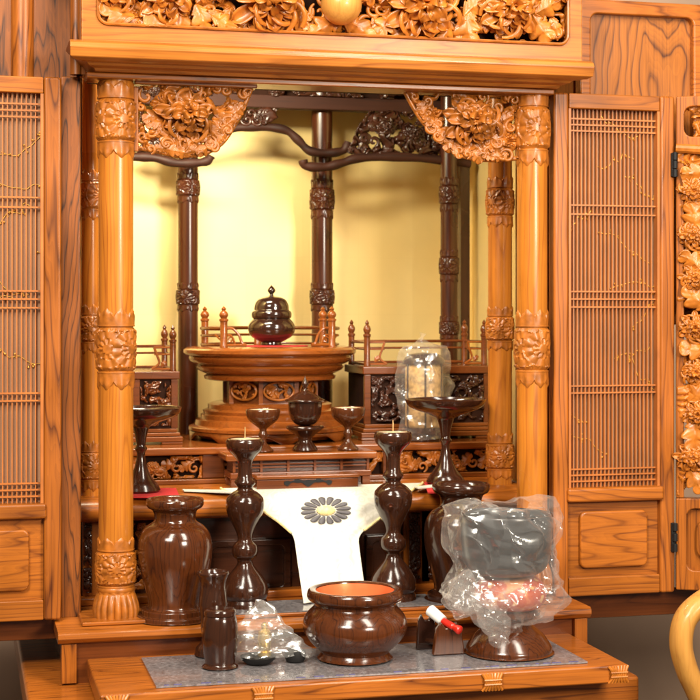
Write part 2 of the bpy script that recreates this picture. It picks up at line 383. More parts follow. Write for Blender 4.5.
def frame_rr(mb, x0, x1, z0, z1, ix0, ix1, iz0, iz1, r, y0, y1, n=6):
    """rectangular frame with rounded-corner opening"""
    inn = rrect(ix0, ix1, iz0, iz1, r, n)
    out = []
    m = len(inn)
    for k, (x, z) in enumerate(inn):
        q = k//(n+1); kk = k % (n+1)
        t = kk/n
        cor = [(x1, z1), (x0, z1), (x0, z0), (x1, z0)][q]
        s0 = [(x1, z), (x, z1), (x0, z), (x, z0)][q]
        s1 = [(x, z1), (x0, z), (x, z0), (x1, z)][q]
        if t < .5: p = (s0[0]+(cor[0]-s0[0])*t*2, s0[1]+(cor[1]-s0[1])*t*2)
        else: p = (cor[0]+(s1[0]-cor[0])*(t*2-1), cor[1]+(s1[1]-cor[1])*(t*2-1))
        out.append(p)
    vs = [(p[0], y0, p[1]) for p in out]+[(p[0], y0, p[1]) for p in inn]+[(p[0], y1, p[1]) for p in inn]+[(p[0], y1, p[1]) for p in out]
    fs = []
    for k in range(m):
        k2 = (k+1) % m
        fs += [(k, k2, m+k2, m+k), (m+k, m+k2, 2*m+k2, 2*m+k), (2*m+k, 2*m+k2, 3*m+k2, 3*m+k), (3*m+k, 3*m+k2, k2, k)]
    mb.add(vs, fs)

# ------------------------------------------------------------------ relief band on a round pillar
def relief(u, v, seed, flowers):
    """u around 0..1, v up 0..1, returns 0..1 height"""
    p = Vector((math.cos(2*PI*u)*2.2, math.sin(2*PI*u)*2.2, v*3+seed*5))
    q = p+Vector((noise.noise(p*1.3), noise.noise(p*1.3+Vector((7, 0, 0))), noise.noise(p*1.3+Vector((0, 9, 0)))))*.8
    h = .25+.5*abs(math.sin(noise.noise(q)*11))**.7
    for fu, fv, fr, asp in flowers:
        du = (u-fu+.5) % 1-.5; du *= asp; dv = (v-fv)
        d = math.hypot(du, dv); 
        if d < fr:
            a = math.atan2(dv, du); t = d/fr
            ring = .55+.45*abs(math.cos(a*5+(2 if t > .55 else 0)))
            h = (1-.35*t)*ring if t > .25 else .9
    return h
def band(mb, c, Rr, z0, z1, amp, seed=0, nu=120, nv=40):
    hgt = z1-z0; asp = 2*PI*Rr/hgt
    fl = [(k/5+.07*(seed % 3), .5, .42, asp) for k in range(5)] if asp > 1.2 else [(k/4+.05*seed, .28+.45*(k % 2), .24, asp) for k in range(4)]
    def fn(u, v):
        e = min(1, min(v, 1-v)*12)
        r = Rr+amp*relief(u, v, seed, fl)*e
        a = 2*PI*u
        return (c[0]+r*math.cos(a), c[1]+r*math.sin(a), z0+hgt*v)
    mb.grid(fn, nu, nv, True)
def rings(mb, c, Rr, z, t=.003, o=.002):
    mb.lathe([(Rr, z-t), (Rr+o*.7, z-t), (Rr+o, z-t*.5), (Rr+o, z+t*.5), (Rr+o*.7, z+t), (Rr, z+t)], (c[0], c[1], 0), 48)
def lappet(mb, c, Rr, z0, z1, n=8, o=.0022, up=True):
    """scalloped collar"""
    def fn(u, v):
        a = 2*PI*u; sc = abs(math.sin(n*a/2))**.5
        zz = (z0+(z1-z0)*(v*(.45+.55*sc))) if up else (z1-(z1-z0)*(v*(.45+.55*sc)))
        r = Rr+o*(1-.0*v) if v < .99 else Rr-.0005
        r += .0008*math.cos(n*a*2)*v
        return (c[0]+r*math.cos(a), c[1]+r*math.sin(a), zz)
    mb.grid(fn, 120, 6, True)

def pillar(par, name, px, Y, hw_px, ytop, ybot, bands, mat, cmat, lotus=False, pyc=300):
    """bands: list of (y0,y1,kind) in px rows"""
    c = W(px, pyc, Y); m = mpp(c.x, Y); Rr = hw_px*m
    zt = Zp(ytop, px, Y); zb = Zp(ybot, px, Y)
    mb = MB().lathe([(0, zb), (Rr, zb), (Rr, zt), (0, zt)], (c.x, Y, 0), 56)
    p = obj(name, mb, mat, par)
    k = 0
    for y0, y1 in bands:
        a = Zp(y1, px, Y); b = Zp(y0, px, Y); h = b-a; k += 1
        mb = MB()
        band(mb, (c.x, Y), Rr*1.0, a+h*.22 if h < .12 else a+h*.1, b-h*.22 if h < .12 else b-h*.02, Rr*.27, seed=k+int(px))
        e = h*.2 if h < .12 else h*.09
        rings(mb, (c.x, Y), Rr, a+e, Rr*.06, Rr*.09)
        lappet(mb, (c.x, Y), Rr, a-h*.02, a+e, 7, Rr*.07, False)
        if h < .12:
            rings(mb, (c.x, Y), Rr, b-e, Rr*.06, Rr*.09); lappet(mb, (c.x, Y), Rr, b-e, b+h*.02, 7, Rr*.07, True)
        obj('carved_band', mb, cmat, p)
    if lotus:
        a = zb; b = Zp(ybot-30, px, Y)
        def fn(u, v):
            an = 2*PI*u; f = abs(math.sin(9*an))**.6
            r = Rr*(1.06+.22*(1-(v)**2)*(.6+.4*f)+.12*math.sin(PI*v)*f)
            if v < .12: r = Rr*1.22+Rr*.1*f*(v/.12)
            if v > .97: r = Rr*1.0
            return (c.x+r*math.cos(an), Y+r*math.sin(an), a+(b-a)*v)
        mb = MB().grid(fn, 180, 18, True); rings(mb, (c.x, Y), Rr, b+.004, .003, .0025)
        obj('lotus_base', mb, cmat, p)
    return p

# ================================================================== ALTAR CABINET
cab = thing('altar_cabinet', 'large orange zelkova wood household altar with open lattice doors and gold lined inside', 'altar', (0, .1, TIER-.1))

# ---- pillars
PB = [(84, 158), (310, 388), (537, 597)]
pillar(cab, 'front_pillar', 116, 0, 17.2, 82, 621, PB, M['pillar'], M['carve'], True)
pillar(cab, 'front_pillar', 532, 0, 15.2, 90, 592, [(92, 166), (311, 386), (520, 570)], M['pillar'], M['carve'], True)
YI = .13
pillar(cab, 'inner_pillar', 90.5, YI, 10, 60, 496, [(171, 220), (305, 352), (441, 490)], M['pillar'], M['carve'])
pillar(cab, 'inner_pillar', 500, YI, 12, 90, 492, [(178, 227), (307, 350), (433, 478)], M['pillar'], M['carve'])
YR = .52
pillar(cab, 'rear_pillar', 188, YR, 10, 40, 436, [(173, 203), (283, 311)], M['rear'], M['rear'])
pillar(cab, 'rear_pillar', 322, YR, 10.5, 40, 436, [(180, 219), (283, 311)], M['rear'], M['rear'])
pillar(cab, 'rear_pillar', 449, .46, 8.5, 40, 436, [(178, 212), (250, 282), (316, 340)], M['rear'], M['rear'])
pillar(cab, 'rear_pillar', 60, .46, 8.5, 40, 436, [(178, 212), (283, 311)], M['rear'], M['rear'])

# ---- cornice, lintel, transom
YCN = -.085
xl, xr = X(70, YCN), X(595, YCN)
zt = Zp(37.5, 70, YCN); zn = Zp(57.5, 70, YCN)
mb = MB(); h = zt-zn
prof = [(YCN+.012, zt), (YCN+.003, zt-.004), (YCN, zt-h*.4), (YCN+.004, zn+.003), (YCN+.012, zn), (YCN+.026, zn-.0005),
        (YCN+.030, zn-.004), (YCN+.044, zn-.0055), (YCN+.048, zn-.0095), (.02, zn-.0095), (.02, zt)]
n = len(prof)
ins = [0, 0, 0, 0, .006, .022, .026, .034, .037, .037, 0]
vs = [(xl+ins[i], p[0], p[1]) for i, p in enumerate(prof)]+[(xr-ins[i], p[0], p[1]) for i, p in enumerate(prof)]
mb.add(vs, [tuple(range(n)), tuple(range(2*n-1, n-1, -1))]+[(i, n+i, n+(i+1) % n, (i+1) % n) for i in range(n)])
obj('cornice', mb, M['wood_top'], cab, bevel=.0015)
# lintel between the pillars
zl1 = zn-.0098; zl0 = Zp(87, 140, 0)
mb = MB().box(X(86, -.02), X(552, -.02), -.031, .022, zl0+.006, zl1)
obj('lintel', mb, M['wood_h'], cab, bevel=.002)
# deep soffit
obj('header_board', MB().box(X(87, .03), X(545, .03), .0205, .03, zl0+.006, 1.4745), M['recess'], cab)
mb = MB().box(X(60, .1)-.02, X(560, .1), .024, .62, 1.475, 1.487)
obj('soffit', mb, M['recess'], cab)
# transom frame with carving
YT = -.03
tx0, tx1 = X(81, YT), X(581, YT)
tz0, tz1 = zt, Zp(-70, 70, YT)
ix0, ix1, iz0, iz1 = X(97, YT), X(567, YT), Zp(25, 97, YT), Zp(-62, 97, YT)
mb = MB(); frame_rr(mb, tx0, tx1, tz0, tz1, ix0, ix1, iz0, iz1, .014, YT-.006, YT+.03)
fr = obj('transom_frame', mb, M['wood_top'], cab, bevel=.002)
mb = MB()
pts = [(p[0], YT-.008, p[1]) for p in rrect(ix0+.001, ix1-.001, iz0+.001, iz1, .014)]
mb.tube(pts+[pts[0]], .0022, 6); obj('inner_bead', mb, M['carve'], fr)
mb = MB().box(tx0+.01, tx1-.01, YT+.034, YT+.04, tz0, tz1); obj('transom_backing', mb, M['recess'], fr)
mb = MB(); sheet(mb, lambda x, z: True, ix0, ix1, iz0, iz1, YT+.012, .0016, 2, freq=55, amp=.008, hole=.05, rib=14)
for i, (px, py, Rp) in enumerate([(168, -2, 34), (268, 0, 46), (420, 6, 46), (508, 10, 38), (112, -14, 30), (560, -12, 24), (216, -16, 26), (366, -14, 26)]):
    c = W(px, py, YT); mum(mb, (c.x, YT, c.z), Rp*.00144, i, .8)
for i, (px, py, Rp, a) in enumerate([(118, 15, 17, 2.8), (152, 17, 18, -.8), (180, 20, 15, -1.6), (201, 18, 15, -1.2), (222, 22, 13, -.4), (325, 27, 17, -2.6), (358, 29, 17, -.6), (300, 17, 13, -1.5),
                                      (385, 24, 14, -2.2), (465, 27, 18, -1.4), (474, 6, 18, .6), (446, 31, 12, -2), (538, 28, 16, -.9), (545, 8, 15, .5), (208, -8, 18, 1), (390, -8, 18, 1)]):
    c = W(px, py, YT); leaf(mb, (c.x, YT, c.z), Rp*.00144, a, 5, y=-.002, seed=i)
rnd = random.Random(14)
for i in range(34):
    px = 106+i*13.6; c = W(px, 24+px*.02+rnd.uniform(-14, 3), YT); leaf(mb, (c.x, YT+.004, c.z), rnd.uniform(9, 13)*.00144, rnd.uniform(-2.9, -.2), 5, seed=i+40)
for i in range(60):
    px = 104+i*7.7; py = rnd.uniform(0, 34)-(1-px/600)*8
    c = W(px, py, YT); curlv(mb, (c.x, YT+.006, c.z), rnd.uniform(5, 10)*.00144, rnd.uniform(0, 6), rnd.uniform(.7, 1.4), .0032, rnd.choice((-1, 1)))
mb.v = [(min(ix1-.001, max(ix0+.001, x_)), y_, max(iz0+.0005, z_)) for x_, y_, z_ in mb.v]
obj('openwork_carving', mb, M['carve_b'], fr, solid=.0012, smooth=60)
c = W(341, 5, YT-.02)
mb = MB().lathe([(r_, z_) for r_, z_ in [(.0288*math.sin(t*PI/24), -.0288*math.cos(t*PI/24)) for t in range(25)]], (c.x, YT-.022, c.z), 48)
obj('round_boss', mb, M['chair'], fr)

# ---- hanging corner brackets
def bracket(poly_px, flips, name='corner_bracket'):
    YB = 0.0
    P = [(lambda w: (w.x, w.z))(W(px, py, YB)) for px, py in poly_px]
    x0 = min(p[0] for p in P); x1 = max(p[0] for p in P); z0 = min(p[1] for p in P); z1 = max(p[1] for p in P)
    mb = MB(); f = inpoly(P)
    sheet(mb, f, x0, x1, z0, z1, YB+.004, .0011, 8+flips, freq=75, amp=.009, hole=-.02, rib=15)
    rnd0 = random.Random(5+flips)
    cx = (x0+x1)/2-.012*flips; w = x1-x0; hh = z1-z0
    mum(mb, (cx, YB-.005, z0+hh*.58), w*.30, 3+flips, .72)
    for q in range(12):
        aq = PI+.1+q*PI*1.0/11; rq = w*.30; leaf(mb, (cx+rq*1.0*math.cos(aq), YB-.003, z0+hh*.58+rq*.72*math.sin(aq)), rnd0.uniform(.011, .015), aq+rnd0.uniform(-.5, .5), 5, seed=q) if f(cx+rq*math.cos(aq), z0+hh*.58+rq*.72*math.sin(aq)) else None
    rnd = random.Random(20+flips)
    # lower rim: a run of leaves and long petals
    edge = [p for p in P[2:-1]]
    for i in range(len(edge)-1):
        for t in (0, .5):
            ex = edge[i][0]+(edge[i+1][0]-edge[i][0])*t; ez = edge[i][1]+(edge[i+1][1]-edge[i][1])*t
            ax = math.atan2(edge[i+1][1]-edge[i][1], edge[i+1][0]-edge[i][0])
            leaf(mb, (ex+(cx-ex)*.06, YB-.004, ez+.005), rnd.uniform(.009, .013), ax+rnd.choice((0, PI))+rnd.uniform(-.5, .5), 5, seed=i*3+int(t*2))
            if rnd.random() < .7: leaf(mb, (ex+(cx-ex)*.14, YB-.003, ez+(z1-ez)*.2), rnd.uniform(.008, .012), rnd.uniform(0, 6), 5, seed=i)
    for i in range(24):
        for _ in range(20):
            x = rnd.uniform(x0, x1); z = rnd.uniform(z0, z1)
            if f(x, z) and math.hypot(x-cx, z-(z0+hh*.6)) > w*.2: break
        curlv(mb, (x, YB, z), rnd.uniform(.005, .010), rnd.uniform(0, 6), rnd.uniform(.6, 1.3), .0026, rnd.choice((-1, 1)), y=-.004)
    rim = smoothpts([(p[0], YB, p[1]) for p in P[1:]], 5)
    mb.tube(rim, .0026, 8)
    return mb
PL = [(138, 86), (138, 148), (160, 152), (180, 156), (205, 153), (222, 143), (235, 124), (244, 106), (252, 87)]
br = obj('corner_bracket', bracket(PL, 1), M['carve'], cab, solid=.0015, smooth=60)
PR = [(518, 96), (518, 158), (500, 160), (475, 159), (455, 153), (440, 140), (423, 122), (413, 107), (405, 92)]
obj('corner_bracket', bracket(PR, -1), M['carve'], cab, solid=.0015, smooth=60)
# moulded top strips and the small posts beside the brackets
for (a, b, ya) in ((134, 256, 82), (403, 522, 90)):
    z = Zp(ya, (a+b)/2, -.01); mb = MB().box(X(a, 0), X(b, 0), -.012, .012, z-.006, z+.006); obj('bracket_rail', mb, M['wood_h'], cab, bevel=.002)
for (a, b, y0, y1) in ((133, 138, 82, 152), (517, 523, 92, 160)):
    mb = MB().box(X(a, 0), X(b, 0), -.008, .010, Zp(y1, a, 0), Zp(y0, a, 0)-.008); obj('bracket_stile', mb, M['wood_v'], cab, bevel=.0015)

# ---- side jambs
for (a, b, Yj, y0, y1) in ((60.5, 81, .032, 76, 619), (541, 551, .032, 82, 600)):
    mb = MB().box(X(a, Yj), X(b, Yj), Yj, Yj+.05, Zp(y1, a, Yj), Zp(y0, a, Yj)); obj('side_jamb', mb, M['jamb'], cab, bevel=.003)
# dark gap strip between jamb and pillar
# ---- gold lined interior
YBK = .60
zc0, zc1 = KUMO-.01, 1.48
xL = X(60, YI)-.0; xR = X(503, YI)+.035
SW = MB().box(X(462, YBK)+.0, X(462, YBK)+.012, YI+.03, YBK, DECK, zc1)
mb = MB().box(X(40, YBK), X(470, YBK)+.05, YBK, YBK+.012, KUMO-.06, zc1)
obj('back_panel', mb, M['gold'], cab, label='gold leaf back wall')
xsw = X(466, YBK)
mb = MB(); n_ = 1
mb.add([(xsw, YBK-.001, DECK), (X(520, YI), YI+.02, DECK), (X(520, YI), YI+.02, zc1), (xsw, YBK-.001, zc1),
        (xsw+.012, YBK, DECK), (X(520, YI)+.012, YI+.02, DECK), (X(520, YI)+.012, YI+.02, zc1), (xsw+.012, YBK, zc1)],
       [(0, 1, 2, 3), (5, 4, 7, 6), (1, 5, 6, 2), (4, 0, 3, 7), (3, 2, 6, 7), (1, 0, 4, 5)])
obj('side_panel', mb, M['gold'], cab)
mb = MB().box(X(58, YI)-.004, X(58, YI)+.006, YI, YBK, DECK, zc1); obj('side_panel', mb, M['gold'], cab)
# dark stiles at the back corner
mb = MB().box(X(459, .5), X(468, .5), .49, .51, KUMO, zc1); obj('corner_stile', mb, M['rear'], cab)
# outer carcass sides, behind the doors
mb = MB().box(X(520, YI)+.07, X(520, YI)+.085, .082, .62, DECK, 1.48); obj('carcass_side', mb, M['wood_v'], cab)
mb = MB().box(X(58, YI)-.03, X(58, YI)-.01, .082, .62, DECK, 1.48); obj('carcass_side', mb, M['wood_v'], cab)

# ---- rear beams (dark) : straight beam, carved friezes, winding rainbow beams
YRB = YR-.03
za = Zp(110, 322, YRB); zb_ = Zp(97, 322, YRB)
mb = MB().box(X(50, YRB), X(478, YRB), YRB-.006, YRB+.02, za, zb_); obj('rear_beam', mb, M['rear_h'], cab, bevel=.002)
mb = MB(); x0, x1 = X(60, YRB), X(480, YRB); z0, z1 = zb_, Zp(70, 322, YRB)
sheet(mb, lambda x, z: True, x0, x1, z0, z1, YRB, .0022, 5, freq=45, amp=.01, hole=-.05); 
for i, px in enumerate((150, 205, 275, 300, 350, 390, 430)): c = W(px, 90, YRB); mum(mb, (c.x, YRB-.006, c.z), .017, i, .7, lay=3)
obj('rear_header', MB().box(X(40, YRB), X(480, YRB), YRB+.012, YRB+.03, zb_+.0004, 1.474), M['recess'], cab)
obj('rear_frieze', mb, M['carve_d'], cab, solid=.002, smooth=60)
def wavy(pts, rad, Yw):
    P = smoothpts([tuple(W(px, py, Yw)) for px, py in pts], 6)
    n = len(P); r = [rad*.00144*(.75+.25*math.sin(i*.9)*.4+.25) for i in range(n)]
    return MB().tube(P, r, 12)
b1 = obj('winding_beam', wavy([(196, 134), (215, 133), (236, 128), (262, 127), (285, 130), (298, 140), (310, 151), (330, 153), (344, 150), (348, 142)], 5.2, YR-.035), M['rear_h'], cab)
b2 = obj('winding_beam', wavy([(303, 160), (306, 166), (325, 167), (342, 163), (360, 158), (400, 157), (440, 160), (470, 164)], 5.4, YR-.055), M['rear_h'], cab)
b3 = obj('winding_beam', wavy([(100, 158), (134, 157), (155, 158), (175, 163), (195, 163), (207, 161), (211, 156)], 5.2, YR-.045), M['rear_h'], cab)
def beam_carving(polypx, seed, flowers, Yc):
    P = [(lambda w: (w.x, w.z))(W(px, py, Yc)) for px, py in polypx]
    xs = [p[0] for p in P]; zs = [p[1] for p in P]; mb = MB()
    sheet(mb, inpoly(P), min(xs), max(xs), min(zs), max(zs), Yc, .0016, seed, freq=60, amp=.012, hole=-.2)
    for i, (px, py, r) in enumerate(flowers):
        c = W(px, py, Yc); (mum if i % 2 == 0 else lambda m, c, r, s, q: leaf(m, c, r, s, 5))(mb, (c.x, Yc-.008, c.z), r*.00144, i, .8)
    rnd = random.Random(seed)
    for k in range(14):
        px, py = rnd.choice(polypx); px = (px+flowers[0][0])/2; py = (py+flowers[0][1])/2
        c = W(px, py, Yc); curlv(mb, (c.x+rnd.uniform(-.01, .01), Yc-.01, c.z), .009, rnd.uniform(0, 6), 1, .003)
    return mb
obj('beam_carving', beam_carving([(346, 152), (356, 128), (368, 112), (455, 112), (455, 160), (360, 157)], 3, [(385, 128, 16), (362, 142, 10), (412, 135, 16), (372, 120, 9), (350, 150, 7), (435, 142, 9)], YR-.03), M['carve_d'], cab, solid=.002, smooth=60)
obj('beam_carving', beam_carving([(240, 124), (246, 111), (270, 111), (278, 118), (262, 126)], 4, [(258, 118, 9), (272, 113, 5)], YR-.03), M['carve_d'], cab, solid=.002, smooth=60)
obj('beam_carving', beam_carving([(134, 155), (140, 112), (190, 112), (200, 150), (180, 158)], 6, [(165, 135, 16), (185, 150, 9)], YR-.03), M['carve_d'], cab, solid=.002, smooth=60)

# ---- main deck (where the offering stands are) with rounded nose
dx0, dx1 = X(81, .08), X(518, .08)+.02
YD = .075
prof = [(YD+.035, DECK), (YD+.016, DECK-.003), (YD+.004, DECK-.010), (YD, DECK-.020), (YD+.004, DECK-.029), (YD+.014, DECK-.034), (.62, DECK-.034), (.62, DECK)]
mb = MB().prism(prof, dx0, dx1, 'x'); obj('main_shelf', mb, M['wood_h'], cab, smooth=60)
# under-shelf dark cupboard front with framed panels
zu1, zu0 = DECK-.034, TIER
YU = YD+.06
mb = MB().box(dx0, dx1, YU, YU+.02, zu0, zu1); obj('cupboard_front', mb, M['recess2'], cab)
for (a, b) in ((205, 290), (365, 402)):
    zz0, zz1 = Zp(589, 300, YU), Zp(541, 300, YU)
    mb = MB(); frame_rr(mb, X(a, YU), X(b, YU), zz0-.004, zz1+.006, X(a+7, YU), X(b-7, YU), zz0+.006, zz1-.004, .008, YU-.008, YU-.0005)
    obj('panel_moulding', mb, M['recess2'], cab, bevel=.002)
mb = MB().box(dx0, dx1, YU-.028, YU-.001, TIER, TIER+.012); obj('cupboard_plinth', mb, M['wood_h'], cab, bevel=.003)
for (a, b, c_, d_) in ((83, 91, 84, 98), (406, 417, 404, 428), (425, 500, 421, 505)):
    mb = MB().box(X(c_-2, YU), X(d_, YU), YU-.012, YU-.002, TIER+.012, zu1); obj('carved_stile_board', mb, M['wood_v'], cab, bevel=.001)
    mb = MB(); sheet(mb, lambda x, z: True, X(a, YU), X(b, YU), TIER+.018, zu1-.006, YU-.014, .0012, a, freq=110, amp=.004, hole=-.3, rib=12)
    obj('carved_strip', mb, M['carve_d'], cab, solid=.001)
mb = MB(); sheet(mb, lambda x, z: True, X(126, YU), X(146, YU), TIER+.02, zu1-.008, YU-.012, .0013, 33, freq=90, amp=.005, hole=-.15, rib=12)
obj('carved_strip', mb, M['carve'], cab, solid=.001)

# ---- kumo (upper) shelf with carved apron
YK = .235
mb = MB().box(X(85, YK), X(512, YK), YK, .60, KUMO-.012, KUMO)
obj('upper_shelf', mb, M['dais_top'], cab, bevel=.003)
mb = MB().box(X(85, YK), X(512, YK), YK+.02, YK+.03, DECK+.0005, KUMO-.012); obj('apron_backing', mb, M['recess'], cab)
for (a, b) in ((84, 92), (203, 225), (384, 390), (497, 512)):
    mb = MB().box(X(a, YK), X(b, YK), YK+.006, YK+.02, DECK+.0085, KUMO-.0125); obj('apron_post', mb, M['dais'], cab, bevel=.0015)
mb = MB().box(X(84, YK), X(512, YK), YK+.0, YK+.02, DECK, DECK+.008); obj('apron_rail', mb, M['dais_top'], cab, bevel=.002)
for k, (a, b) in enumerate(((92, 203), (225, 384), (390, 497))):
    mb = MB(); za, zb2 = DECK+.009, KUMO-.014
    sheet(mb, lambda x, z: True, X(a, YK), X(b, YK), za, zb2, YK+.014, .0014, 11+k, freq=70, amp=.006, hole=.0)
    rnd = random.Random(k)
    if k != 1:
        for i in range(int((b-a)/17)):
            c = (X(a+10+i*17, YK), YK+.011, (za+zb2)/2+rnd.uniform(-.005, .005))
            (leaf(mb, c, .0115, rnd.uniform(0, 6), 5, seed=i) if i % 3 else mum(mb, c, .013, i, .8, lay=3))
            curlv(mb, (c[0]+.012, YK+.01, c[2]-.004), .008, rnd.uniform(0, 6), 1.1, .002, 1)
    obj('apron_carving', mb, M['carve'], cab, solid=.001, smooth=60)

# ---- tier on which pillars stand
YT1 = -.075
tx0, tx1 = X(58, YT1), X(592, YT1)
nz = .016
prof = [(YT1+.006, TIER), (YT1+.001, TIER-.003), (YT1, TIER-nz*.6), (YT1+.006, TIER-nz), (.6, TIER-nz), (.6, TIER)]
mb = MB().prism(prof, tx0, tx1, 'x'); obj('lower_tier', mb, M['wood_h'], cab, bevel=.001)
mb = MB().box(X(82, -.04)+.0, X(563, -.04), -.042, .05, TIER+.0005, TIER+.006); obj('pillar_plinth', mb, M['wood_h'], cab, bevel=.002)
mb = MB().box(tx0+.012, tx1-.012, YT1+.016, .55, TIER-.10, TIER-nz-.0005); obj('tier_riser', mb, M['dais'], cab)
for px in (68, 582):
    mb = MB().box(X(px, YT1)-.008, X(px, YT1)+.012, YT1+.008, YT1+.030, DRAW-.03, TIER-nz-.001); obj('riser_post', mb, M['wood_v'], cab, bevel=.001)
# ---- base below
YB0 = -.20
mb = MB().box(X(26, -.1), X(640, -.2), YB0, .5, TIER-.115, DRAW-.032); obj('base_step', mb, M['wood_h'], cab, bevel=.006)
mb = MB().box(X(40, -.1), X(620, -.2), YB0+.03, .5, TIER-.50, TIER-.117); obj('base_cupboard', mb, M['wood_v'], cab, bevel=.004)
# ---- pull-out front shelf
YDF = -.265
c0 = H(108, 697, DRAW); 
px0, px1 = X(100, YDF), X(629, YDF)
DT = .024
mb = MB(); frame_rr  # noqa
mb.box(px0, px1, YDF, YT1+.03, DRAW-DT, DRAW)
po = obj('pull_out_shelf', mb, M['wood_h'], cab, bevel=.003)
for px in (117, 263, 492, 618):
    x = X(px, YDF); mb = MB(); w = .0118
    for k in range(7):
        t = (k-3)/3
        P = [(x+t*w*1.15, YDF-.001, DRAW-.001), (x+t*w*.82, YDF-.0035, DRAW-DT*.32), (x+t*w*.82, YDF-.0035, DRAW-DT*.68), (x+t*w*1.15, YDF-.001, DRAW-DT+.001)]
        mb.tube(smoothpts(P, 4), .0019, 6)
    for dz in (.38, .62): mb.tube([(x-w*1.0, YDF-.0045, DRAW-DT*dz), (x+w*1.0, YDF-.0045, DRAW-DT*dz)], .0016, 6)
    obj('carved_clasp', mb, M['carve_b'], po)

# ---- doors
def door(xa, xb, zb0, zt0, Yd, par, name='lattice_door', seed=0, side=1):
    """xa: hinge-side inner x; door fills xa..xb in the plane Y=Yd"""
    w = abs(xb-xa); x0, x1 = min(xa, xb), max(xa, xb); Hh = zt0-zb0; T = .024
    def zf(t): return zt0-Hh*t
    st = .024; dr = obj(name, (lambda m: (m.box(x0, x0+st, Yd, Yd+T, zb0, zt0), m.box(x1-st, x1, Yd, Yd+T, zb0, zt0), m)[2])(MB()), M['wood_v'], par, bevel=.004)
    mb = MB(); a, b = x0+st+.0003, x1-st-.0003
    mb.box(a, b, Yd+.001, Yd+T-.001, zf(.031), zt0-.0005); obj('top_rail', mb, M['door_h'], dr, bevel=.002)
    mb = MB().box(a, b, Yd+.001, Yd+T-.001, zb0+.0005, zf(.962)); obj('bottom_rail', mb, M['door_h'], dr, bevel=.002)
    mb = MB().box(a-.004, b+.004, Yd-.006, Yd+T-.001, zf(.812), zf(.784)); obj('middle_rail', mb, M['door_h'], dr, bevel=.004)
    mb = MB().box(a, b, Yd+.010, Yd+.018, zf(.962), zf(.812)); pn = obj('lower_panel', mb, M['door_h'], dr)
    rx = (b-a)*.13
    mb = MB().prism(rrect(a+rx, b-rx, zf(.945), zf(.832), .010), Yd+.0025, Yd+.0098); obj('raised_field', mb, M['door_h'], pn, bevel=.003)
    # gauze and lattice
    mb = MB().box(a, b, Yd+.016, Yd+.018, zf(.784), zf(.031)); gz = obj('gauze_backing', mb, M['gauze'], dr)
    mb = MB(); g0 = .004
    mb.box(a, a+g0, Yd+.002, Yd+.015, zf(.784), zf(.031)); mb.box(b-g0, b, Yd+.002, Yd+.015, zf(.784), zf(.031))
    n = 22
    for k in range(1, n):
        x = a+g0+(b-a-2*g0)*k/n; mb.box(x-.0007, x+.0007, Yd+.0092, Yd+.0145, zf(.784), zf(.031))
    for t in (.05, .062, .074, .222, .240, .394, .409, .425, .582, .596, .748, .760, .772):
        z = zf(t); mb.box(a+.0035, b-.0035, Yd+.0078, Yd+.0115, z-.0011, z+.0011)
    obj('lattice', mb, M['slat'], dr)
    rnd = random.Random(seed+5)
    for k in range(11):
        mb = MB()
        x = rnd.uniform(a, b); z = zf(.08+.064*k); P = []
        dx = rnd.choice((-1, 1))*rnd.uniform(.005, .012)
        for i in range(9):
            P.append((min(b-.002, max(a+.002, x)), Yd+.0145, z)); x += dx+rnd.uniform(-.004, .004); z += rnd.uniform(-.004, .014)
        mb.tube(smoothpts(P, 3), .0006, 5)
        for i in range(9):
            p = P[rnd.randrange(9)]; q = (p[0]+rnd.uniform(-.006, .006), p[1], p[2]+rnd.uniform(-.006, .006))
            mb.lathe([(.0002, -.0018), (.0017, 0), (.0002, .0018)], q, 6); mb.tube([p, q], .0005, 4)
        obj('gold_branch', mb, M['goldline'], gz)
    return dr
YDR = .0
rx0, rx1 = X(554, YDR), X(675, YDR)
zt_d = Zp(92, 557, YDR); zb_d = Zp(598, 557, YDR)
door(rx0, rx1, zb_d, zt_d, YDR, cab, seed=1)
lx1 = X(61.5, YDR); lx0 = lx1-(rx1-rx0)
zt_l = Zp(77, 60, YDR); zb_l = Zp(620, 60, YDR)
door(lx1, lx0, zb_l, zt_l, YDR, cab, seed=2)
# outer carved leaf, hinged on the right door and swung a little forward
ang = R(-25)
def leafxf(mb, ox, oy, ang):
    ca, sa = math.cos(ang), math.sin(ang)
    mb.v = [(ox+(v[0]-ox)*ca-(v[1]-oy)*sa, oy+(v[0]-ox)*sa+(v[1]-oy)*ca, v[2]) for v in mb.v]; return mb
ox, oy = rx1+.0012, YDR-.001
lw = .17; zt2 = zt_d; zb2 = zb_d+.004
mb = MB(); x0 = ox; x1 = ox+lw
zc_ = Zp(490, 676, 0); zd_ = Zp(150, 676, 0)
mb.box(x0, x0+.012, oy, oy+.024, zc_-.012, zd_+.004); mb.box(x1-.012, x1, oy, oy+.024, zb2, zt2)
frame_rr(mb, x0, x1-.0125, zb2, zc_-.0125, x0+.016, x1-.03, zb2+.03, zc_-.028, .012, oy, oy+.024)
frame_rr(mb, x0, x1-.0125, zd_+.0045, zt2, x0+.012, x1-.03, zd_+.020, zt2-.016, .012, oy, oy+.024)
cl = obj('carved_door', leafxf(mb, ox, oy, ang), M['wood_v'], cab, bevel=.002)
mb = MB().box(x0+.01, x1-.013, oy+.010, oy+.016, zb2+.01, zc_-.02); mb.prism(rrect(x0+.03, x1-.045, zb2+.045, zc_-.043, .02), oy+.003, oy+.0098)
obj('lower_panel', leafxf(mb, ox, oy, ang), M['wood_v'], cl, bevel=.002)
mb = MB()
mb.tube([(x0, oy-.004, zd_+.002), (x0+.05, oy-.006, zd_-.002), (x0+lw-.014, oy-.006, zd_+.0)], .007, 10)
obj('shelf_moulding', leafxf(mb, ox, oy, ang), M['carve_b'], cl)
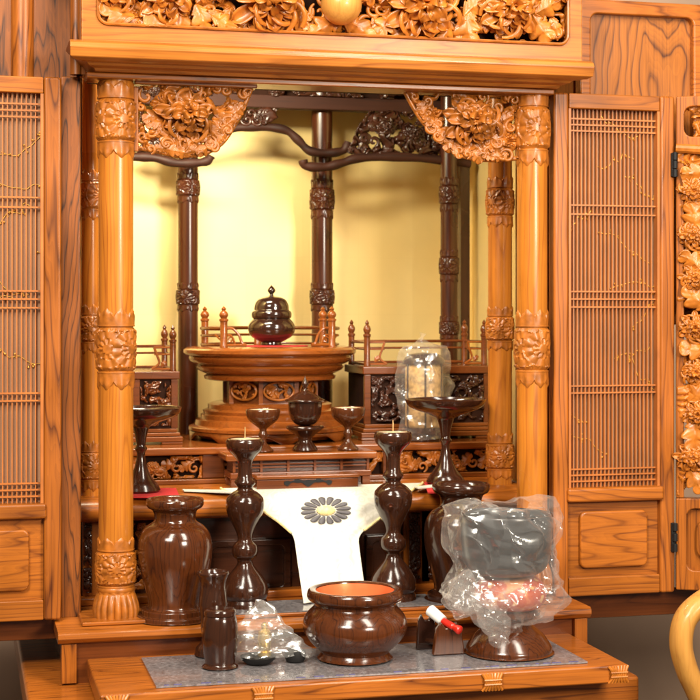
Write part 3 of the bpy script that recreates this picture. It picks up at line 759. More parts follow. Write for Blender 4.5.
mb = MB(); sheet(mb, lambda x, z: True, x0+.004, x1-.014, zd_+.02, zt2-.016, oy+.016, .0016, 4, freq=90, amp=.006, hole=0)
sheet(mb, lambda x, z: True, x0+.002, x1-.014, zc_-.008, zd_, oy+.012, .0022, 14, freq=40, amp=.012, hole=-.02)
rnd = random.Random(9); z = zc_+.02; k = 0
while z < zd_-.01:
    for xx in (x0+.027, x0+.070, x0+.115):
        c = (xx+rnd.uniform(-.003, .006), oy, z+rnd.uniform(-.006, .006)); k += 1
        if k % 2 == 0: mum(mb, c, rnd.uniform(.026, .031), k, .9)
        else: leaf(mb, c, rnd.uniform(.020, .028), rnd.uniform(0, 6), rnd.choice((3, 5)), y=-.004, seed=k)
        for q in range(3):
            petal(mb, (c[0]+rnd.uniform(-.01, .02), oy+.002, c[2]+rnd.uniform(-.02, .02)), rnd.uniform(-1.2, 1.2), .028, .014, .006)
    z += .033
obj('openwork_carving', leafxf(mb, ox, oy, ang), M['carve_b'], cl, solid=.0015, smooth=60)
for py, hh in ((165, .036), (537, .044)):
    c = W(673, py, YDR); mb = MB().box(c.x-.004, c.x+.003, YDR-.004, YDR+.003, c.z-hh/2, c.z+hh/2)
    for s in (-1, 0, 1): mb.lathe([(0, -.006), (.004, -.006), (.004, .006), (0, .006)], (c.x+.001, YDR-.005, c.z+s*hh*.36), 12)
    obj('hinge', mb, M['iron'], cab, bevel=.0008)

# ---- upper carcass left and right of transom
YUP = .06
zz1 = 1.60
mb = MB()
for (a, b, yo) in ((-60, 12, 0), (33.5, 82, 0)): mb.box(X(a, YUP), X(b, YUP), YUP+yo, YUP+.02, 1.2, zz1)
obj('upper_side_panel', mb, M['jamb'], cab)
c = X(22.5, YUP); mb = MB().lathe([(.0165, 1.2), (.0165, zz1)], (c, YUP+.004, 0), 40); obj('half_round_pilaster', mb, M['wood_v'], cab)
mb = MB().lathe([(0, Zp(75, 78, .02)), (.009, Zp(75, 78, .02)), (.009, zz1)], (X(76.5, .02), .02, 0), 24)
mb.box(X(76.5, .02)+.001, X(76.5, .02)+.012, .014, .05, Zp(75, 78, .02)-.0, zz1); obj('edge_post', mb, M['jamb'], cab)
# right: framed panel
pz1, pz0 = Zp(3, 640, YUP), Zp(100, 640, YUP)-.35
mb = MB(); frame_rr(mb, X(578, YUP), X(740, YUP), pz0, pz1, X(588, YUP), X(690, YUP), pz0+.02, Zp(17, 640, YUP), .012, YUP-.012, YUP+.012)
fp = obj('upper_side_frame', mb, M['wood_h'], cab, bevel=.003)
mb = MB().box(X(585, YUP), X(695, YUP), YUP, YUP+.006, pz0+.01, Zp(10, 640, YUP)); obj('figured_panel', mb, M['panel'], fp)
# ================================================================== ROUND DAIS
Yr = .385
cr = W(270, 439, Yr); mr = mpp(cr.x, Yr)
dais = thing('round_dais', 'large round tiered pedestal with little railing on the upper shelf', 'pedestal', (cr.x, Yr, KUMO))
def L_(pr, m=mr): return [(a*m, b*m) for a, b in pr]
def lathe_obj(name, prof, c, m, mat, par, seg=64, sm=1, smooth=40):
    pr = smoothprof(prof, sm) if sm > 1 else prof
    return obj(name, MB().lathe(L_(pr, m), c, seg), mat, par, smooth=smooth)
C = (cr.x, Yr, KUMO)
# base with cusped feet
mb = MB()
def foot(u, v):
    a = 2*PI*u; sc = abs(math.sin(a*4))
    zlo = (0 if sc < .25 else min(6, (sc-.25)*12))*mr
    r = 79*mr
    return (C[0]+r*math.cos(a), C[1]+r*math.sin(a), C[2]+zlo+(9*mr-zlo)*v)
mb.grid(foot, 160, 2, True); obj('foot_ring', mb, M['dais_top'], dais, solid=.004)
lathe_obj('base_moulding', [(70, 2), (79, 9), (81, 10), (81, 13), (77, 15), (75, 15), (74, 20), (69, 21), (69, 25), (66, 26), (67, 29), (62, 31), (62, 35), (57, 37), (40, 37)], C, mr, M['dais_top'], dais, 96)
mb = MB().lathe(L_([(46, 36), (46, 62)]), C, 8, PI/8, 2*PI+PI/8); obj('waist', mb, M['dais'], dais)
for k in range(8):
    a = PI/8+k*PI/4; mb = MB().box(C[0]+46*mr*math.cos(a)-.0035, C[0]+46*mr*math.cos(a)+.0035, C[1]+46*mr*math.sin(a)-.0035, C[1]+46*mr*math.sin(a)+.0035, C[2]+36*mr, C[2]+60*mr)
    obj('waist_post', mb, M['dais_top'], dais)
for k in (-1, 0, 1):
    aa = -PI/2+k*PI/4; rr = 42.5*mr+.003
    mb = MB(); sheet(mb, lambda x, z: (x/.021)**2+((z)/.0125)**2 < 1+.25*math.sin(4*math.atan2(z, x))**2, -.026, .026, -.017, .017, 0, .0010, k+7, freq=120, amp=.004, hole=-.05)
    mb.tube([(.0245*math.cos(t*PI/16), -.002, .0145*math.sin(t*PI/16)) for t in range(33)], .0015, 6)
    cc = (C[0]+rr*math.cos(aa), C[1]+rr*math.sin(aa)); ra = aa+PI/2
    mb.v = [(cc[0]+v[0]*math.cos(ra)-v[1]*math.sin(ra), cc[1]+v[0]*math.sin(ra)+v[1]*math.cos(ra), C[2]+49*mr+v[2]) for v in mb.v]
    obj('waist_carving', mb, M['carve'], dais, solid=.0008)
lathe_obj('top_moulding', [(40, 58), (62, 59), (65, 60), (66, 63), (63, 65), (66, 66), (72, 69), (74, 72), (72, 74), (77, 76), (80, 78), (81, 81), (80, 83), (84, 84), (86, 86), (86, 89), (83, 91), (77, 92), (0, 92)], C, mr, M['dais_top'], dais, 96)
def finial_post(mb, x, y, z, h, r):
    pr = [(0, 0), (1.1, 0), (1.1, .04), (1, .06), (1, .62), (1.25, .64), (1.25, .68), (.8, .70), (1.2, .76), (1.25, .80), (.9, .86), (.45, .89), (.7, .93), (.35, .97), (0, 1)]
    mb.lathe([(a*r, b*h) for a, b in pr], (x, y, z), 16)
zt_ = C[2]+92*mr; rrail = 68*mr
A0 = R(-142); A1 = R(-38)-2*PI
rail = obj('railing', (lambda m: (m.tube([(C[0]+rrail*math.cos(A0+(A1-A0)*i/60), C[1]+rrail*math.sin(A0+(A1-A0)*i/60), zt_+18*mr) for i in range(61)], .0032, 8),
     m.tube([(C[0]+rrail*math.cos(A0+(A1-A0)*i/60), C[1]+rrail*math.sin(A0+(A1-A0)*i/60), zt_+11*mr) for i in range(61)], .0022, 8),
     m.tube([(C[0]+rrail*math.cos(A0+(A1-A0)*i/60), C[1]+rrail*math.sin(A0+(A1-A0)*i/60), zt_+2*mr) for i in range(61)], .0022, 8), m)[3])(MB()), M['dais'], dais)
for a in (A0, A0-R(64), A0-R(128), A1+R(64), A1):
    mb = MB(); finial_post(mb, C[0]+rrail*math.cos(a), C[1]+rrail*math.sin(a), zt_, 40*mr, 3.6*mr); obj('rail_post', mb, M['dais_top'], dais)
for s, a in ((-1, A0), (1, A1)):   # sweeping wing scrolls in front of the posts
    bx, by = C[0]+rrail*math.cos(a), C[1]+rrail*math.sin(a); mb = MB()
    d = -s
    P = [(bx+d*.004, by, zt_+18*mr), (bx+d*.014, by-.002, zt_+18*mr), (bx+d*.024, by-.004, zt_+12*mr), (bx+d*.029, by-.006, zt_+4*mr), (bx+d*.036, by-.008, zt_+2*mr)]
    mb.tube(smoothpts(P, 5), .0022, 8); mb.tube(smoothpts([(bx+d*.003, by, zt_+11*mr), (bx+d*.012, by-.002, zt_+11*mr), (bx+d*.018, by-.003, zt_+3*mr)], 5), .0018, 7)
    mb.tube([(bx, by, zt_+2*mr), (bx+d*.036, by-.008, zt_+2*mr)], .0024, 7)
    curlv(mb, (bx+d*.011, by-.002, zt_+7*mr), .005, 0, 1.2, .0016)
    mb.tube([(bx-d*.003, by+.003, zt_+6*mr), (bx-d*.012, by+.012, zt_+12*mr)], .0016, 6)
    obj('railing_wing', mb, M['dais_top'], dais)

# ================================================================== turned vessels
def vessel(name, label, cat, px, Z, Y, parts, ypix=None, group=None, k=1.0):
    """parts: list of (partname, profile px, material, smoothing)"""
    c = W(px, 300, Y); m = mpp(c.x, Y)*k
    t = thing(name, label, cat, (c.x, Y, Z), group)
    last = t; out = [t]
    for nm, pr, mat, sm in parts:
        out.append(lathe_obj(nm, pr, (c.x, Y, Z), m, mat, t, 64, sm, 50))
    return t, (c.x, Y, Z), m
v, c_, m_ = vessel('lidded_pot', 'dark lidded pot with pointed knob standing on the round pedestal', 'pot', 271.5, zt_+.002, Yr-.012, [
    ('pot_body', [(0, 0), (10, 0), (10, 3), (14, 5), (20.5, 9), (23.5, 15), (23, 20.5), (19.5, 25.5), (17.5, 27)], M['black'], 3),
    ('lid', [(17.5, 26), (19.5, 27.5), (20, 29), (20, 32), (19, 34), (17.6, 35), (17.4, 37), (17, 40), (15, 44.5), (11, 47.5), (5, 49), (2, 50), (2, 51.5), (4, 54), (3.4, 56.5), (1, 59), (0, 60.5)], M['black'], 2)])
mb = MB().prism([(C[0]+37*mr*math.cos(t*PI/16)*1.0, Yr-.012+26*mr*math.sin(t*PI/16)) for t in range(32)], zt_+.0002, zt_+.0017, 'z')
tag(obj('felt_mat', mb, M['red'], org=(C[0], Yr, zt_)), 'small red mat under the dark lidded pot', 'mat')

# side daises
def side_dais(pa, pb, Yf, label, left):
    x0, x1 = X(pa, Yf), X(pb, Yf); m = mpp(x0, Yf); dp = .13
    t = thing('side_dais', label, 'pedestal', ((x0+x1)/2, Yf, KUMO), 'railed side pedestals')
    z = KUMO
    top = 66*m
    mb = MB().box(x0, x1, Yf, Yf+dp, z+top, z+top+8*m); obj('top_board', mb, M['dais'], t, bevel=.002)
    mb = MB().box(x0+.006, x1-.006, Yf+.006, Yf+dp-.006, z+16*m, z+top-.0005); obj('body', mb, M['recess'], t)
    for (a, b) in ((x0+.003, x0+.014), ((x0+x1)/2-.006, (x0+x1)/2+.006), (x1-.014, x1-.003)):
        mb = MB().box(a, b, Yf+.002, Yf+.010, z+16*m, z+top-.0003); obj('body_post', mb, M['dais'], t, bevel=.001)
    for (a, b) in ((x0+.015, (x0+x1)/2-.007), ((x0+x1)/2+.007, x1-.015)):
        mb = MB(); sheet(mb, lambda x, zz: True, a, b, z+19*m, z+top-.003, Yf+.004, .0013, int(pa)+int(a*100), freq=95, amp=.005, hole=-.08); obj('body_carving', mb, M['carve_d'] if not left else M['dais'], t, solid=.001)
    prof = [(0, 3), (0, 8), (3, 10), (3, 14), (8, 16)]
    mb = MB()
    for (a, b, e) in ((3, 8, .010), (8, 12, .006), (12, 16, .002)): mb.box(x0-e+.006, x1+e-.006, Yf-e+.004, Yf+dp, z+a*m+(.0003 if a > 3 else 0), z+b*m)
    for (a, b) in ((x0-.004, x0+.03), (x1-.03, x1+.004)): mb.box(a, b, Yf-.004, Yf+.02, z, z+3*m-.0002)
    obj('base_moulding', mb, M['dais_top'], t, bevel=.0015)
    zz = z+top+8*m
    for a in (x0+.010, x1-.010):
        for yy in (Yf+.012, Yf+dp-.012):
            mb = MB(); finial_post(mb, a, yy, zz, 47*m, 3.1*m); obj('rail_post', mb, M['dais'], t)
    mb = MB()
    runs = [(x0+.01, Yf+.012, x0+.01, Yf+dp-.012), (x1-.01, Yf+.012, x1-.01, Yf+dp-.012), (x0+.01, Yf+dp-.012, x1-.01, Yf+dp-.012)]
    for (a, b, c, d) in runs:
        for hh, r in ((24, .0025), (17, .0018), (2, .0026)): mb.tube([(a, b, zz+hh*m), (c, d, zz+hh*m)], r, 7)
    obj('railing', mb, M['dais'], t)
    for a, d in ((x0+.01, 1), (x1-.01, -1)):
        mb = MB(); yy = Yf+.012
        mb.tube([(a, yy, zz+24*m), (a+d*.03, yy, zz+24*m)], .0016, 7); mb.tube([(a, yy, zz+17*m), (a+d*.03, yy, zz+17*m)], .0012, 7)
        mb.tube(smoothpts([(a+d*.030, yy, zz+24*m), (a+d*.026, yy, zz+17*m), (a+d*.022, yy, zz+8*m), (a+d*.034, yy, zz+2*m)], 4), .002, 7)
        mb.tube([(a, yy, zz+2*m), (a+d*.034, yy, zz+2*m)], .0018, 7)
        leaf(mb, (a+d*.016, yy-.001, zz+7*m), .006, 1, 3); obj('railing_wing', mb, M['dais_top'], t)
side_dais(92, 180, .30, 'railed side pedestal behind the left front pillar', True)
side_dais(363, 492, .30, 'railed side pedestal on the right behind the bagged lantern', False)

# felts and tall dishes on main shelf
def felt(pa, pb, ya, yb, label):
    Z = DECK+.0005; P = [H(pa, ya, Z), H(pb, ya, Z), H(pb+4, yb, Z), H(pa+4, yb, Z)]
    mb = MB().prism([(p.x, p.y) for p in P], Z, Z+.0016, 'z')
    tag(obj('felt_mat', mb, M['red'], org=P[0]), label, 'mat')
felt(126, 176, 489, 498, 'red mat under the tall stemmed dish behind the left pillar')
felt(424, 476, 483, 493.5, 'red mat under the tall stemmed dish behind the right vase')
TZ = [(0, 0), (18, 0), (18.5, 4), (17, 7), (15.5, 9), (12, 13), (8, 20), (5.5, 28), (4, 36), (4.5, 40), (6.5, 43), (4.5, 46), (5, 50), (6, 56), (8, 63), (10, 66), (20, 70), (32, 74), (38, 78), (40, 82), (40.5, 84), (39, 84), (36, 79.5), (20, 76), (0, 76)]
vessel('stemmed_dish', 'dark wide dish on a tall stem, half behind the left front pillar', 'dish', 141, DECK+.0025, .135, [('dish_and_stem', TZ, M['turn'], 2)], group='tall stemmed dishes')
vessel('stemmed_dish', 'dark wide dish on a tall stem, in front of the bagged lantern', 'dish', 445.5, DECK+.0025, .135, [('dish_and_stem', TZ, M['turn'], 2)], group='tall stemmed dishes')

# ---- offering table and low box
YO = .155
ox0, ox1 = X(226, YO), X(378, YO)
ot = thing('offering_table', 'narrow brown wooden offering table carrying three small cups', 'table', ((ox0+ox1)/2, YO+.04, DECK))
zO = Zp(453, 300, YO)
mb = MB().box(ox0, ox1, YO, YO+.076, zO-.011, zO); obj('table_top', mb, M['dais_top'], ot, bevel=.003)
mb = MB().box(ox0+.012, ox1-.012, YO+.012, YO+.064, DECK+.024, zO-.0115); obj('apron', mb, M['recess2'], ot)
mb = MB()
for k in range(6):
    x = ox0+.014+(ox1-ox0-.028)*k/5; mb.box(x-.002, x+.002, YO+.008, YO+.012, DECK+.024, zO-.0115)
mb.box(ox0+.012, ox1-.012, YO+.009, YO+.0118, zO-.018, zO-.0155); mb.box(ox0+.012, ox1-.012, YO+.009, YO+.0118, DECK+.030, DECK+.032)
obj('grille', mb, M['dais'], ot)
mb = MB().box(ox0+.008, ox1-.008, YO+.008, YO+.068, DECK+.014, DECK+.0238); obj('lower_rail', mb, M['dais'], ot, bevel=.002)
for (a, yy) in ((ox0+.010, YO+.010), (ox1-.022, YO+.010), (ox0+.010, YO+.056), (ox1-.022, YO+.056)):
    mb = MB().box(a, a+.012, yy, yy+.012, DECK+.0008, DECK+.0138); obj('leg', mb, M['dais'], ot)
YX = .118
bx0, bx1 = X(256, YX), X(360, YX)
lb = thing('scripture_stand', 'low reddish brown stand with wavy cutout shaded in by a black plate in front of the offering table', 'stand', ((bx0+bx1)/2, YX, DECK))
zX = Zp(475, 300, YX)
mb = MB().box(bx0-.0, bx1+.0, YX, YX+.034, zX-.006, zX); obj('stand_top', mb, M['dais_top'], lb, bevel=.002)
mb = MB().box(bx0+.002, bx1-.002, YX+.003, YX+.031, DECK+.0005, zX-.0065); obj('stand_body', mb, M['dais'], lb, bevel=.001)
mb = MB(); xc = (bx0+bx1)/2; zc2 = DECK+.013
def wav(t):  # half width 0..1
    return .0022+.0030*math.exp(-((t)/.25)**2)+.0016*math.exp(-((t-.86)/.07)**2)+.0009*math.cos(t*14)
pts = [(xc+.037*t, zc2-.0008+wav(abs(t))*.5+.002*(1-abs(t)) if False else zc2+wav(abs(t))*.6-.0015*math.cos(t*7)) for t in [i/30-1 for i in range(61)]]
pts += [(xc+.037*t, zc2-wav(abs(t))*1.1-.0015*math.cos(t*7)) for t in [1-i/30 for i in range(61)]]
mb.prism(pts, YX+.0015, YX+.0032); obj('cutout_shade_plate', mb, M['iron'], lb)  # solid black plate on the front, standing in for the shaded opening

GB = [(0, 0), (10, 0), (10.2, 2), (7, 5), (3.5, 9), (3.2, 13), (5, 16.5), (3.5, 20), (4, 23), (9, 27), (15, 32), (17, 37), (17.2, 42), (16, 42), (15.5, 38)]
for px, lab in ((263, 'small dark goblet left of the lidded cup'), (348, 'small dark goblet right of the lidded cup')):
    vessel('goblet', lab, 'goblet', px, zO+.0003, YO+.035, [('goblet_body', GB, M['turn3'], 2), ('offering_fill', [(16.2, 41.5), (9, 42.3), (0, 42.6)], M['candle'], 1)], group='small goblets on the offering table')
vessel('lidded_cup', 'lidded tea cup on a footed saucer, middle of the offering table', 'cup', 305, zO+.0003, YO+.035, [
    ('saucer', [(0, 0), (12, 0), (12, 3), (9, 7), (7, 10), (8, 14), (14, 19), (18.5, 22), (19, 24), (16, 25.5), (8, 25)], M['turn'], 2),
    ('cup_body', [(0, 26), (8, 26), (13, 30), (16, 36), (16.8, 44), (17, 49.5)], M['turn'], 2),
    ('lid', [(17, 49), (19.8, 49.3), (19.8, 51), (17, 52), (13, 55), (8, 58), (3, 60), (2, 63), (3.6, 66), (3, 69), (1.2, 72), (0, 75)], M['turn'], 2)])

# ---- vases
VS = [(0, 0), (38, 0), (38.5, 1.5), (38.4, 3.8), (37.8, 5), (34.2, 5.3), (33.6, 6.3), (33.6, 9.5), (33, 10.8), (29, 11.2), (27.4, 13), (27, 17), (28, 23), (31, 35), (34.5, 48), (36.8, 62), (37, 74), (34.6, 85), (28.5, 92.5), (22, 96.5), (20.5, 101), (22, 108), (27, 111), (29, 115), (28.5, 119), (26.5, 120), (23, 117), (18, 108), (17, 95), (25, 80), (0, 60)]
PT = TIER+.0005
vessel('flower_vase', 'dark polished wooden vase beside the left front pillar', 'vase', 175, PT, -.012, [('vase_body', VS, M['turn2'], 2)], group='pair of dark vases')
vessel('flower_vase', 'dark polished wooden vase half hidden by the bagged bell', 'vase', 461, PT, .0, [('vase_body', VS, M['turn'], 2)], group='pair of dark vases')
CS = [(0, 0), (23, 0), (23.5, 5), (22.5, 10), (21, 12.5), (23, 15.5), (23.4, 21), (21.5, 28), (16.5, 36), (11, 42.5), (8.5, 46), (7.5, 49), (8.5, 52), (12, 55), (13.2, 60.5), (12, 66), (8, 70), (7.5, 74), (10, 81), (14.5, 90), (18, 98), (19.3, 106), (18.2, 113), (12, 119), (8, 121), (7.8, 124), (10, 126.5), (10.5, 129.5), (8, 133), (7, 137), (7.2, 147), (9, 152), (12.5, 156), (14.5, 158), (17.5, 161.5), (19, 166), (18.8, 170), (17.3, 172.3), (15.8, 172.3), (14.8, 170.8)]
for px, Yc, lab in ((245, .02, 'tall turned candlestick between the left vase and the white cloth'), (393, .02, 'tall turned candlestick between the white cloth and the right vase')):
    vessel('candlestick', lab, 'candlestick', px, PT-.0005, Yc, [('turned_body', CS, M['turn'], 2), ('drip_plate', [(15.8, 171.6), (8, 172.3), (0, 172.5)], M['candle'], 1), ('pin', [(.7, 171), (.7, 180), (.3, 184), (0, 184)], M['pin'], 1)], group='pair of turned candlesticks')

# ---- incense burner
c = H(355, 658.5, DRAW+.003)
IB = [(0, 0), (35, 0), (36, 3), (34, 7), (38, 11), (46, 19), (51, 27), (52.5, 34), (51, 41), (47, 47), (43, 51), (41, 54), (42, 57), (46, 59), (48, 62), (47.8, 66), (46.5, 69), (44, 70), (39.5, 69), (39, 66)]
ZM = DRAW+.0035
t, cc, mm = vessel('incense_burner', 'wide round dark brown incense bowl in front with copper coloured inside', 'incense burner', 355, ZM, c.y, [('bowl_body', IB, M['turn2'], 2)])
lathe_obj('copper_liner', [(39, 68), (38, 62), (37.5, 48), (0, 46)], cc, mm, M['copper'], t)
# ---- incense stick jars
c = H(214, 655, ZM)
vessel('tall_jar', 'taller narrow dark jar standing behind the short jar', 'jar', 213, ZM, c.y, [('jar_body', [(0, 0), (17, 0), (18, 3), (17, 8), (13, 12), (11.5, 18), (12.5, 30), (14.5, 48), (13.5, 60), (12.5, 68), (13.5, 76), (16, 81), (16, 83), (14, 83), (11.5, 72), (11, 50), (0, 40)], M['turn'], 2)])
c = H(220, 667, ZM)
vessel('short_jar', 'short barrel shaped dark jar at the front left corner of the mat', 'jar', 220, ZM, c.y, [
    ('jar_body', [(0, 0), (17, 0), (17.3, 2), (15, 4), (15.5, 8), (17.8, 22), (18.5, 33), (17, 47), (15.3, 52)], M['turn'], 2), ('lid', [(15, 51.5), (16.2, 52.5), (16.2, 56), (15.5, 58), (13, 59), (0, 58.3)], M['turn'], 1)])

# ---- mats
def quadmat(name, P, Z, th, mat, label, border=None):
    mb = MB().prism([(p.x, p.y) for p in P], Z, Z+th, 'z')
    t = thing(name, label, 'mat', (P[0].x, P[0].y, Z)); obj('mat_sheet', mb, mat, t)
    return t
Z = DRAW+.0006
mxa, mxb = H(150, 676, Z), H(573, 655, Z)
yf = YDF+.018; yb = YT1-.004
P = [Vector((mxa.x, yf, Z)), Vector((mxb.x, yf, Z)), Vector((mxb.x, yb, Z)), Vector((mxa.x, yb, Z))]
t = quadmat('printed_mat', P, Z, .0022, M['mat'], 'grey printed mat covering the pulled out shelf under the incense bowl')
mb = MB(); rnd = random.Random(3); x = mxa.x+.01
while x < mxb.x-.01:
    w = rnd.uniform(.004, .014)
    if rnd.random() < .65: mb.box(x, x+w, yf+.002, yf+.005, Z+.0022, Z+.0027)
    x += w+rnd.uniform(.002, .012)
obj('printed_border', mb, M['matblue'], t)
P = [Vector((X(205, -.02), -.052, TIER)), Vector((X(470, -.02), -.052, TIER)), Vector((X(470, -.02), -.0435, TIER)), Vector((X(205, -.02), -.0435, TIER))]
P = [Vector((X(202, -.03), -.040, PT)), Vector((X(440, -.03), -.040, PT)), Vector((X(440, -.03), .045, PT)), Vector((X(202, -.03), .045, PT))]
quadmat('tier_mat', P, TIER+.0064, .0016, M['mat'], 'grey mat lying on the tier under the candlesticks')

# ---- white altar cloth
path = smoothpts([(.150, DECK+.002, 0), (.125, DECK+.002, 0), (.106, DECK+.0018, 0), (.090, DECK-.0015, 0), (.078, DECK-.008, 0), (.070, DECK-.018, 0), (.066, DECK-.032, 0),
                  (.060, DECK-.052, 0), (.048, DECK-.082, 0), (.032, DECK-.112, 0), (.012, DECK-.142, 0), (.006, TIER+.0095, 0)], 6)
def ppy(Y, Z):      # photo row of a path point near the cloth's middle
    x = .0; dx, dy = x-CX, Y-CY; return HOR-(Z-ZC)/((dx*fw[0]+dy*fw[1])/FPX)
prow = [ppy(p.x, p.y) for p in path]
WT = [(480, 215, 428), (488, 222, 421), (492, 232, 415), (496, 243, 408), (501, 252, 405), (507, 260, 397), (514, 268, 389), (521, 278, 380), (528, 286, 371), (534, 292.5, 362), (541, 294.5, 358.5), (560, 297, 361), (580, 300, 364), (600, 303, 367), (625, 306, 371)]
def wt(py, k):
    for a_, b_ in zip(WT, WT[1:]):
        if py <= b_[0]: t = max(0, (py-a_[0])/(b_[0]-a_[0])); return a_[k]*(1-t)+b_[k]*t
    return WT[-1][k]
npth = len(path)-1
def clothfn(u, v):
    k = min(npth, int(round(v*npth))); p = path[k]; py = prow[k]
    xa, xb = X(wt(py, 1), p.x), X(wt(py, 2), p.x)
    fall = max(0, min(1, (k-40)/16))
    return (xa+(xb-xa)*u, p.x-(.0035*math.sin(u*9+k*.05)+.0016*math.sin(u*23-k*.09))*fall-.0006*math.sin(u*31+k*.3), p.y)
ct = thing('altar_cloth', 'white cloth with grey chrysanthemum crest hanging over the main shelf', 'cloth', (W(326, 500, .08).x, .08, DECK))
obj('cloth_sheet', MB().grid(clothfn, 40, npth), M['white'], ct, solid=.0012, smooth=80)
k9 = max(k for k in range(npth+1) if prow[k] < 535)
for u in (0, 1):
    mb = MB(); P = [Vector(clothfn(u, k/npth))+Vector((0, -.001, .001)) for k in range(0, k9+1)]; mb.tube(P, .0020, 6)
    obj('gold_edging', mb, M['cream'], ct)
for (pa, pb) in (((184, 491.5), (232, 493.5)), ((418, 489), (458, 485.5))):
    mb = MB(); Z = DECK+.0024; A = H(*pa, Z); B = H(*pb, Z)
    mb.prism([(A.x, A.y), (B.x, B.y), (B.x+.002, B.y+.035), (A.x-.0, A.y+.02)], Z, Z+.0015, 'z')
    obj('cloth_lappet', mb, M['white'], ct)
def oncloth(px, py, lift=.0022):
    # follow the ray to the cloth's profile
    pyc = py
    for k in range(npth):
        q0 = W(px, py, path[k].x); q1 = W(px, py, path[k+1].x)
        d0 = q0.z-path[k].y; d1 = q1.z-path[k+1].y
        if d0 <= 0 <= d1 or d1 <= 0 <= d0:
            t = d0/(d0-d1) if d0 != d1 else 0; Yq = path[k].x*(1-t)+path[k+1].x*t; q = W(px, py, Yq-lift); return q
    return W(px, py, .066-lift)
mb = MB()
for k in range(16):
    a = 2*PI*(k+.5)/16; vs = []
    for i in range(15):
        t = i/14; rr = .42+.58*t; w = .135*(.35+.65*math.sin(min(1, t*1.3)*PI/2))*(math.sqrt(max(0.01, 1-((t-.75)/.25)**2)) if t > .75 else 1)
        for s in (-1, 0, 1):
            ux = math.cos(a)*rr-math.sin(a)*w*s; uy = math.sin(a)*rr+math.cos(a)*w*s
            vs.append(oncloth(326+25.5*ux, 510.5-13.8*uy))
    mb.add(vs, [(i*3+s, i*3+s+1, i*3+s+4, i*3+s+3) for i in range(14) for s in (0, 1)])
obj('crest_petals', mb, M['greyp'], ct, solid=.0005)
mb = MB(); vs = [oncloth(326, 510.5, .0027)]
for k in range(32):
    a = 2*PI*k/32; r_ = 1+.18*(k % 2); vs.append(oncloth(326+8.5*r_*math.cos(a), 510.5-4.6*r_*math.sin(a), .0025))
mb.add(vs, [(0, 1+k, 1+(k+1) % 32) for k in range(32)]); obj('crest_centre', mb, M['cream'], ct, solid=.0006)

# ---- crumpled plastic bag helper
def crumple(fn, nu, nv, seed, amp, freq=30):
    """crumpled film: long straight creases where random plane families fold back and forth"""
    rnd = random.Random(seed*13+1); fam = []
    for i in range(11):
        d = Vector((rnd.gauss(0, 1), rnd.gauss(0, 1)*.6, rnd.gauss(0, 1))).normalized()
        fam.append((d, rnd.uniform(.5, 2.6)*freq, rnd.uniform(0, 9), Vector((rnd.gauss(0, 1), rnd.gauss(0, 1), rnd.gauss(0, 1)*.6)).normalized()))
    def g(u, v):
        p = Vector(fn(u, v)); o = Vector((0, 0, 0))
        for k, (d, f, ph, m) in enumerate(fam):
            w = d.dot(p)*f+ph+noise.noise(p*freq*.25+Vector((k*3, 0, 0)))*.8
            tri = abs((w % 2)-1)-.5
            mask = max(0, min(1, .5+1.6*noise.noise(p*freq*.55+Vector((0, k*5, seed)))))
            o += m*tri*mask*amp*1.9*(.9/(f/freq)**.7)
        n = Vector((noise.noise(p*freq*.5+Vector((5, 0, 0))), noise.noise(p*freq*.5+Vector((0, 5, 0))), noise.noise(p*freq*.5+Vector((0, 0, 5)))))
        return p+o+n*amp*.6
    return MB().grid(g, nu, nv, True)

# ---- bell assembly on its stand
c = H(509, 652, ZM)
bs, bc, bm = vessel('bell_stand', 'dark round turned wooden stand under the bagged bell', 'bell stand', 509, ZM, c.y, [
    ('stand_body', [(0, 0), (42, 0), (43, 2), (43, 5), (41, 9), (34, 19), (25, 26), (22, 30), (23, 34), (29, 37), (31, 40), (28, 43), (0, 43)], M['turn2'], 2)])
cu = obj('cushion', MB().lathe(L_(smoothprof([(0, 44), (24, 44), (33, 50), (36, 58), (34, 67), (28, 74), (22, 76), (0, 76)], 3), bm), (bc[0]+.002, bc[1], bc[2]), 48), M['cush'], org=bc)
tag(cu, 'round red and orange brocade cushion under the grey bell', 'cushion')
bx = bc[0]-.004; pr = smoothprof([(0, 77), (20, 77), (36, 82), (43, 94), (45, 112), (46, 130), (46.5, 138), (44, 138), (42.5, 128), (41, 100), (30, 88), (0, 86)], 3)
mb = MB().lathe(L_(pr, bm), (bx, bc[1], bc[2]), 64); bl = obj('singing_bell', mb, M['bell'], org=(bx, bc[1], bc[2]+77*bm)); tag(bl, 'dark grey metal bell bowl wrapped in clear plastic', 'bell')
bag = thing('plastic_bag', 'crumpled clear plastic bag wrapped round the grey bell and red cushion', 'plastic bag', (bx, bc[1], bc[2]+40*bm))
def bell_bag(u, v):
    a = 2*PI*u
    K = [(30, 22), (46, 34), (55, 44), (60, 56), (57, 68), (50, 77), (48, 86), (51, 99), (53, 116), (54, 130), (52, 143), (42, 150), (22, 148)]
    t = v*(len(K)-1); i = min(len(K)-2, int(t)); f = t-i
    r = K[i][0]*(1-f)+K[i+1][0]*f; z = K[i][1]*(1-f)+K[i+1][1]*f
    r *= 1+.06*math.sin(a*3+z*.05)+.05*math.sin(a*7+1)
    if z < 40: r *= .8+.2*math.sin(a*2)
    z += 5*math.sin(a*2+1)*(1 if z < 60 else .6)
    ex = 0
    if math.cos(a) < -.3 and 60 < z < 150: ex = -6
    return (bx+(r*math.cos(a)+ex)*bm, bc[1]+r*math.sin(a)*bm*(.9 if z < 70 else 1), bc[2]+z*bm)
obj('bag_skin', crumple(bell_bag, 280, 200, 1, .0052, 46), M['film'], bag, smooth=5)
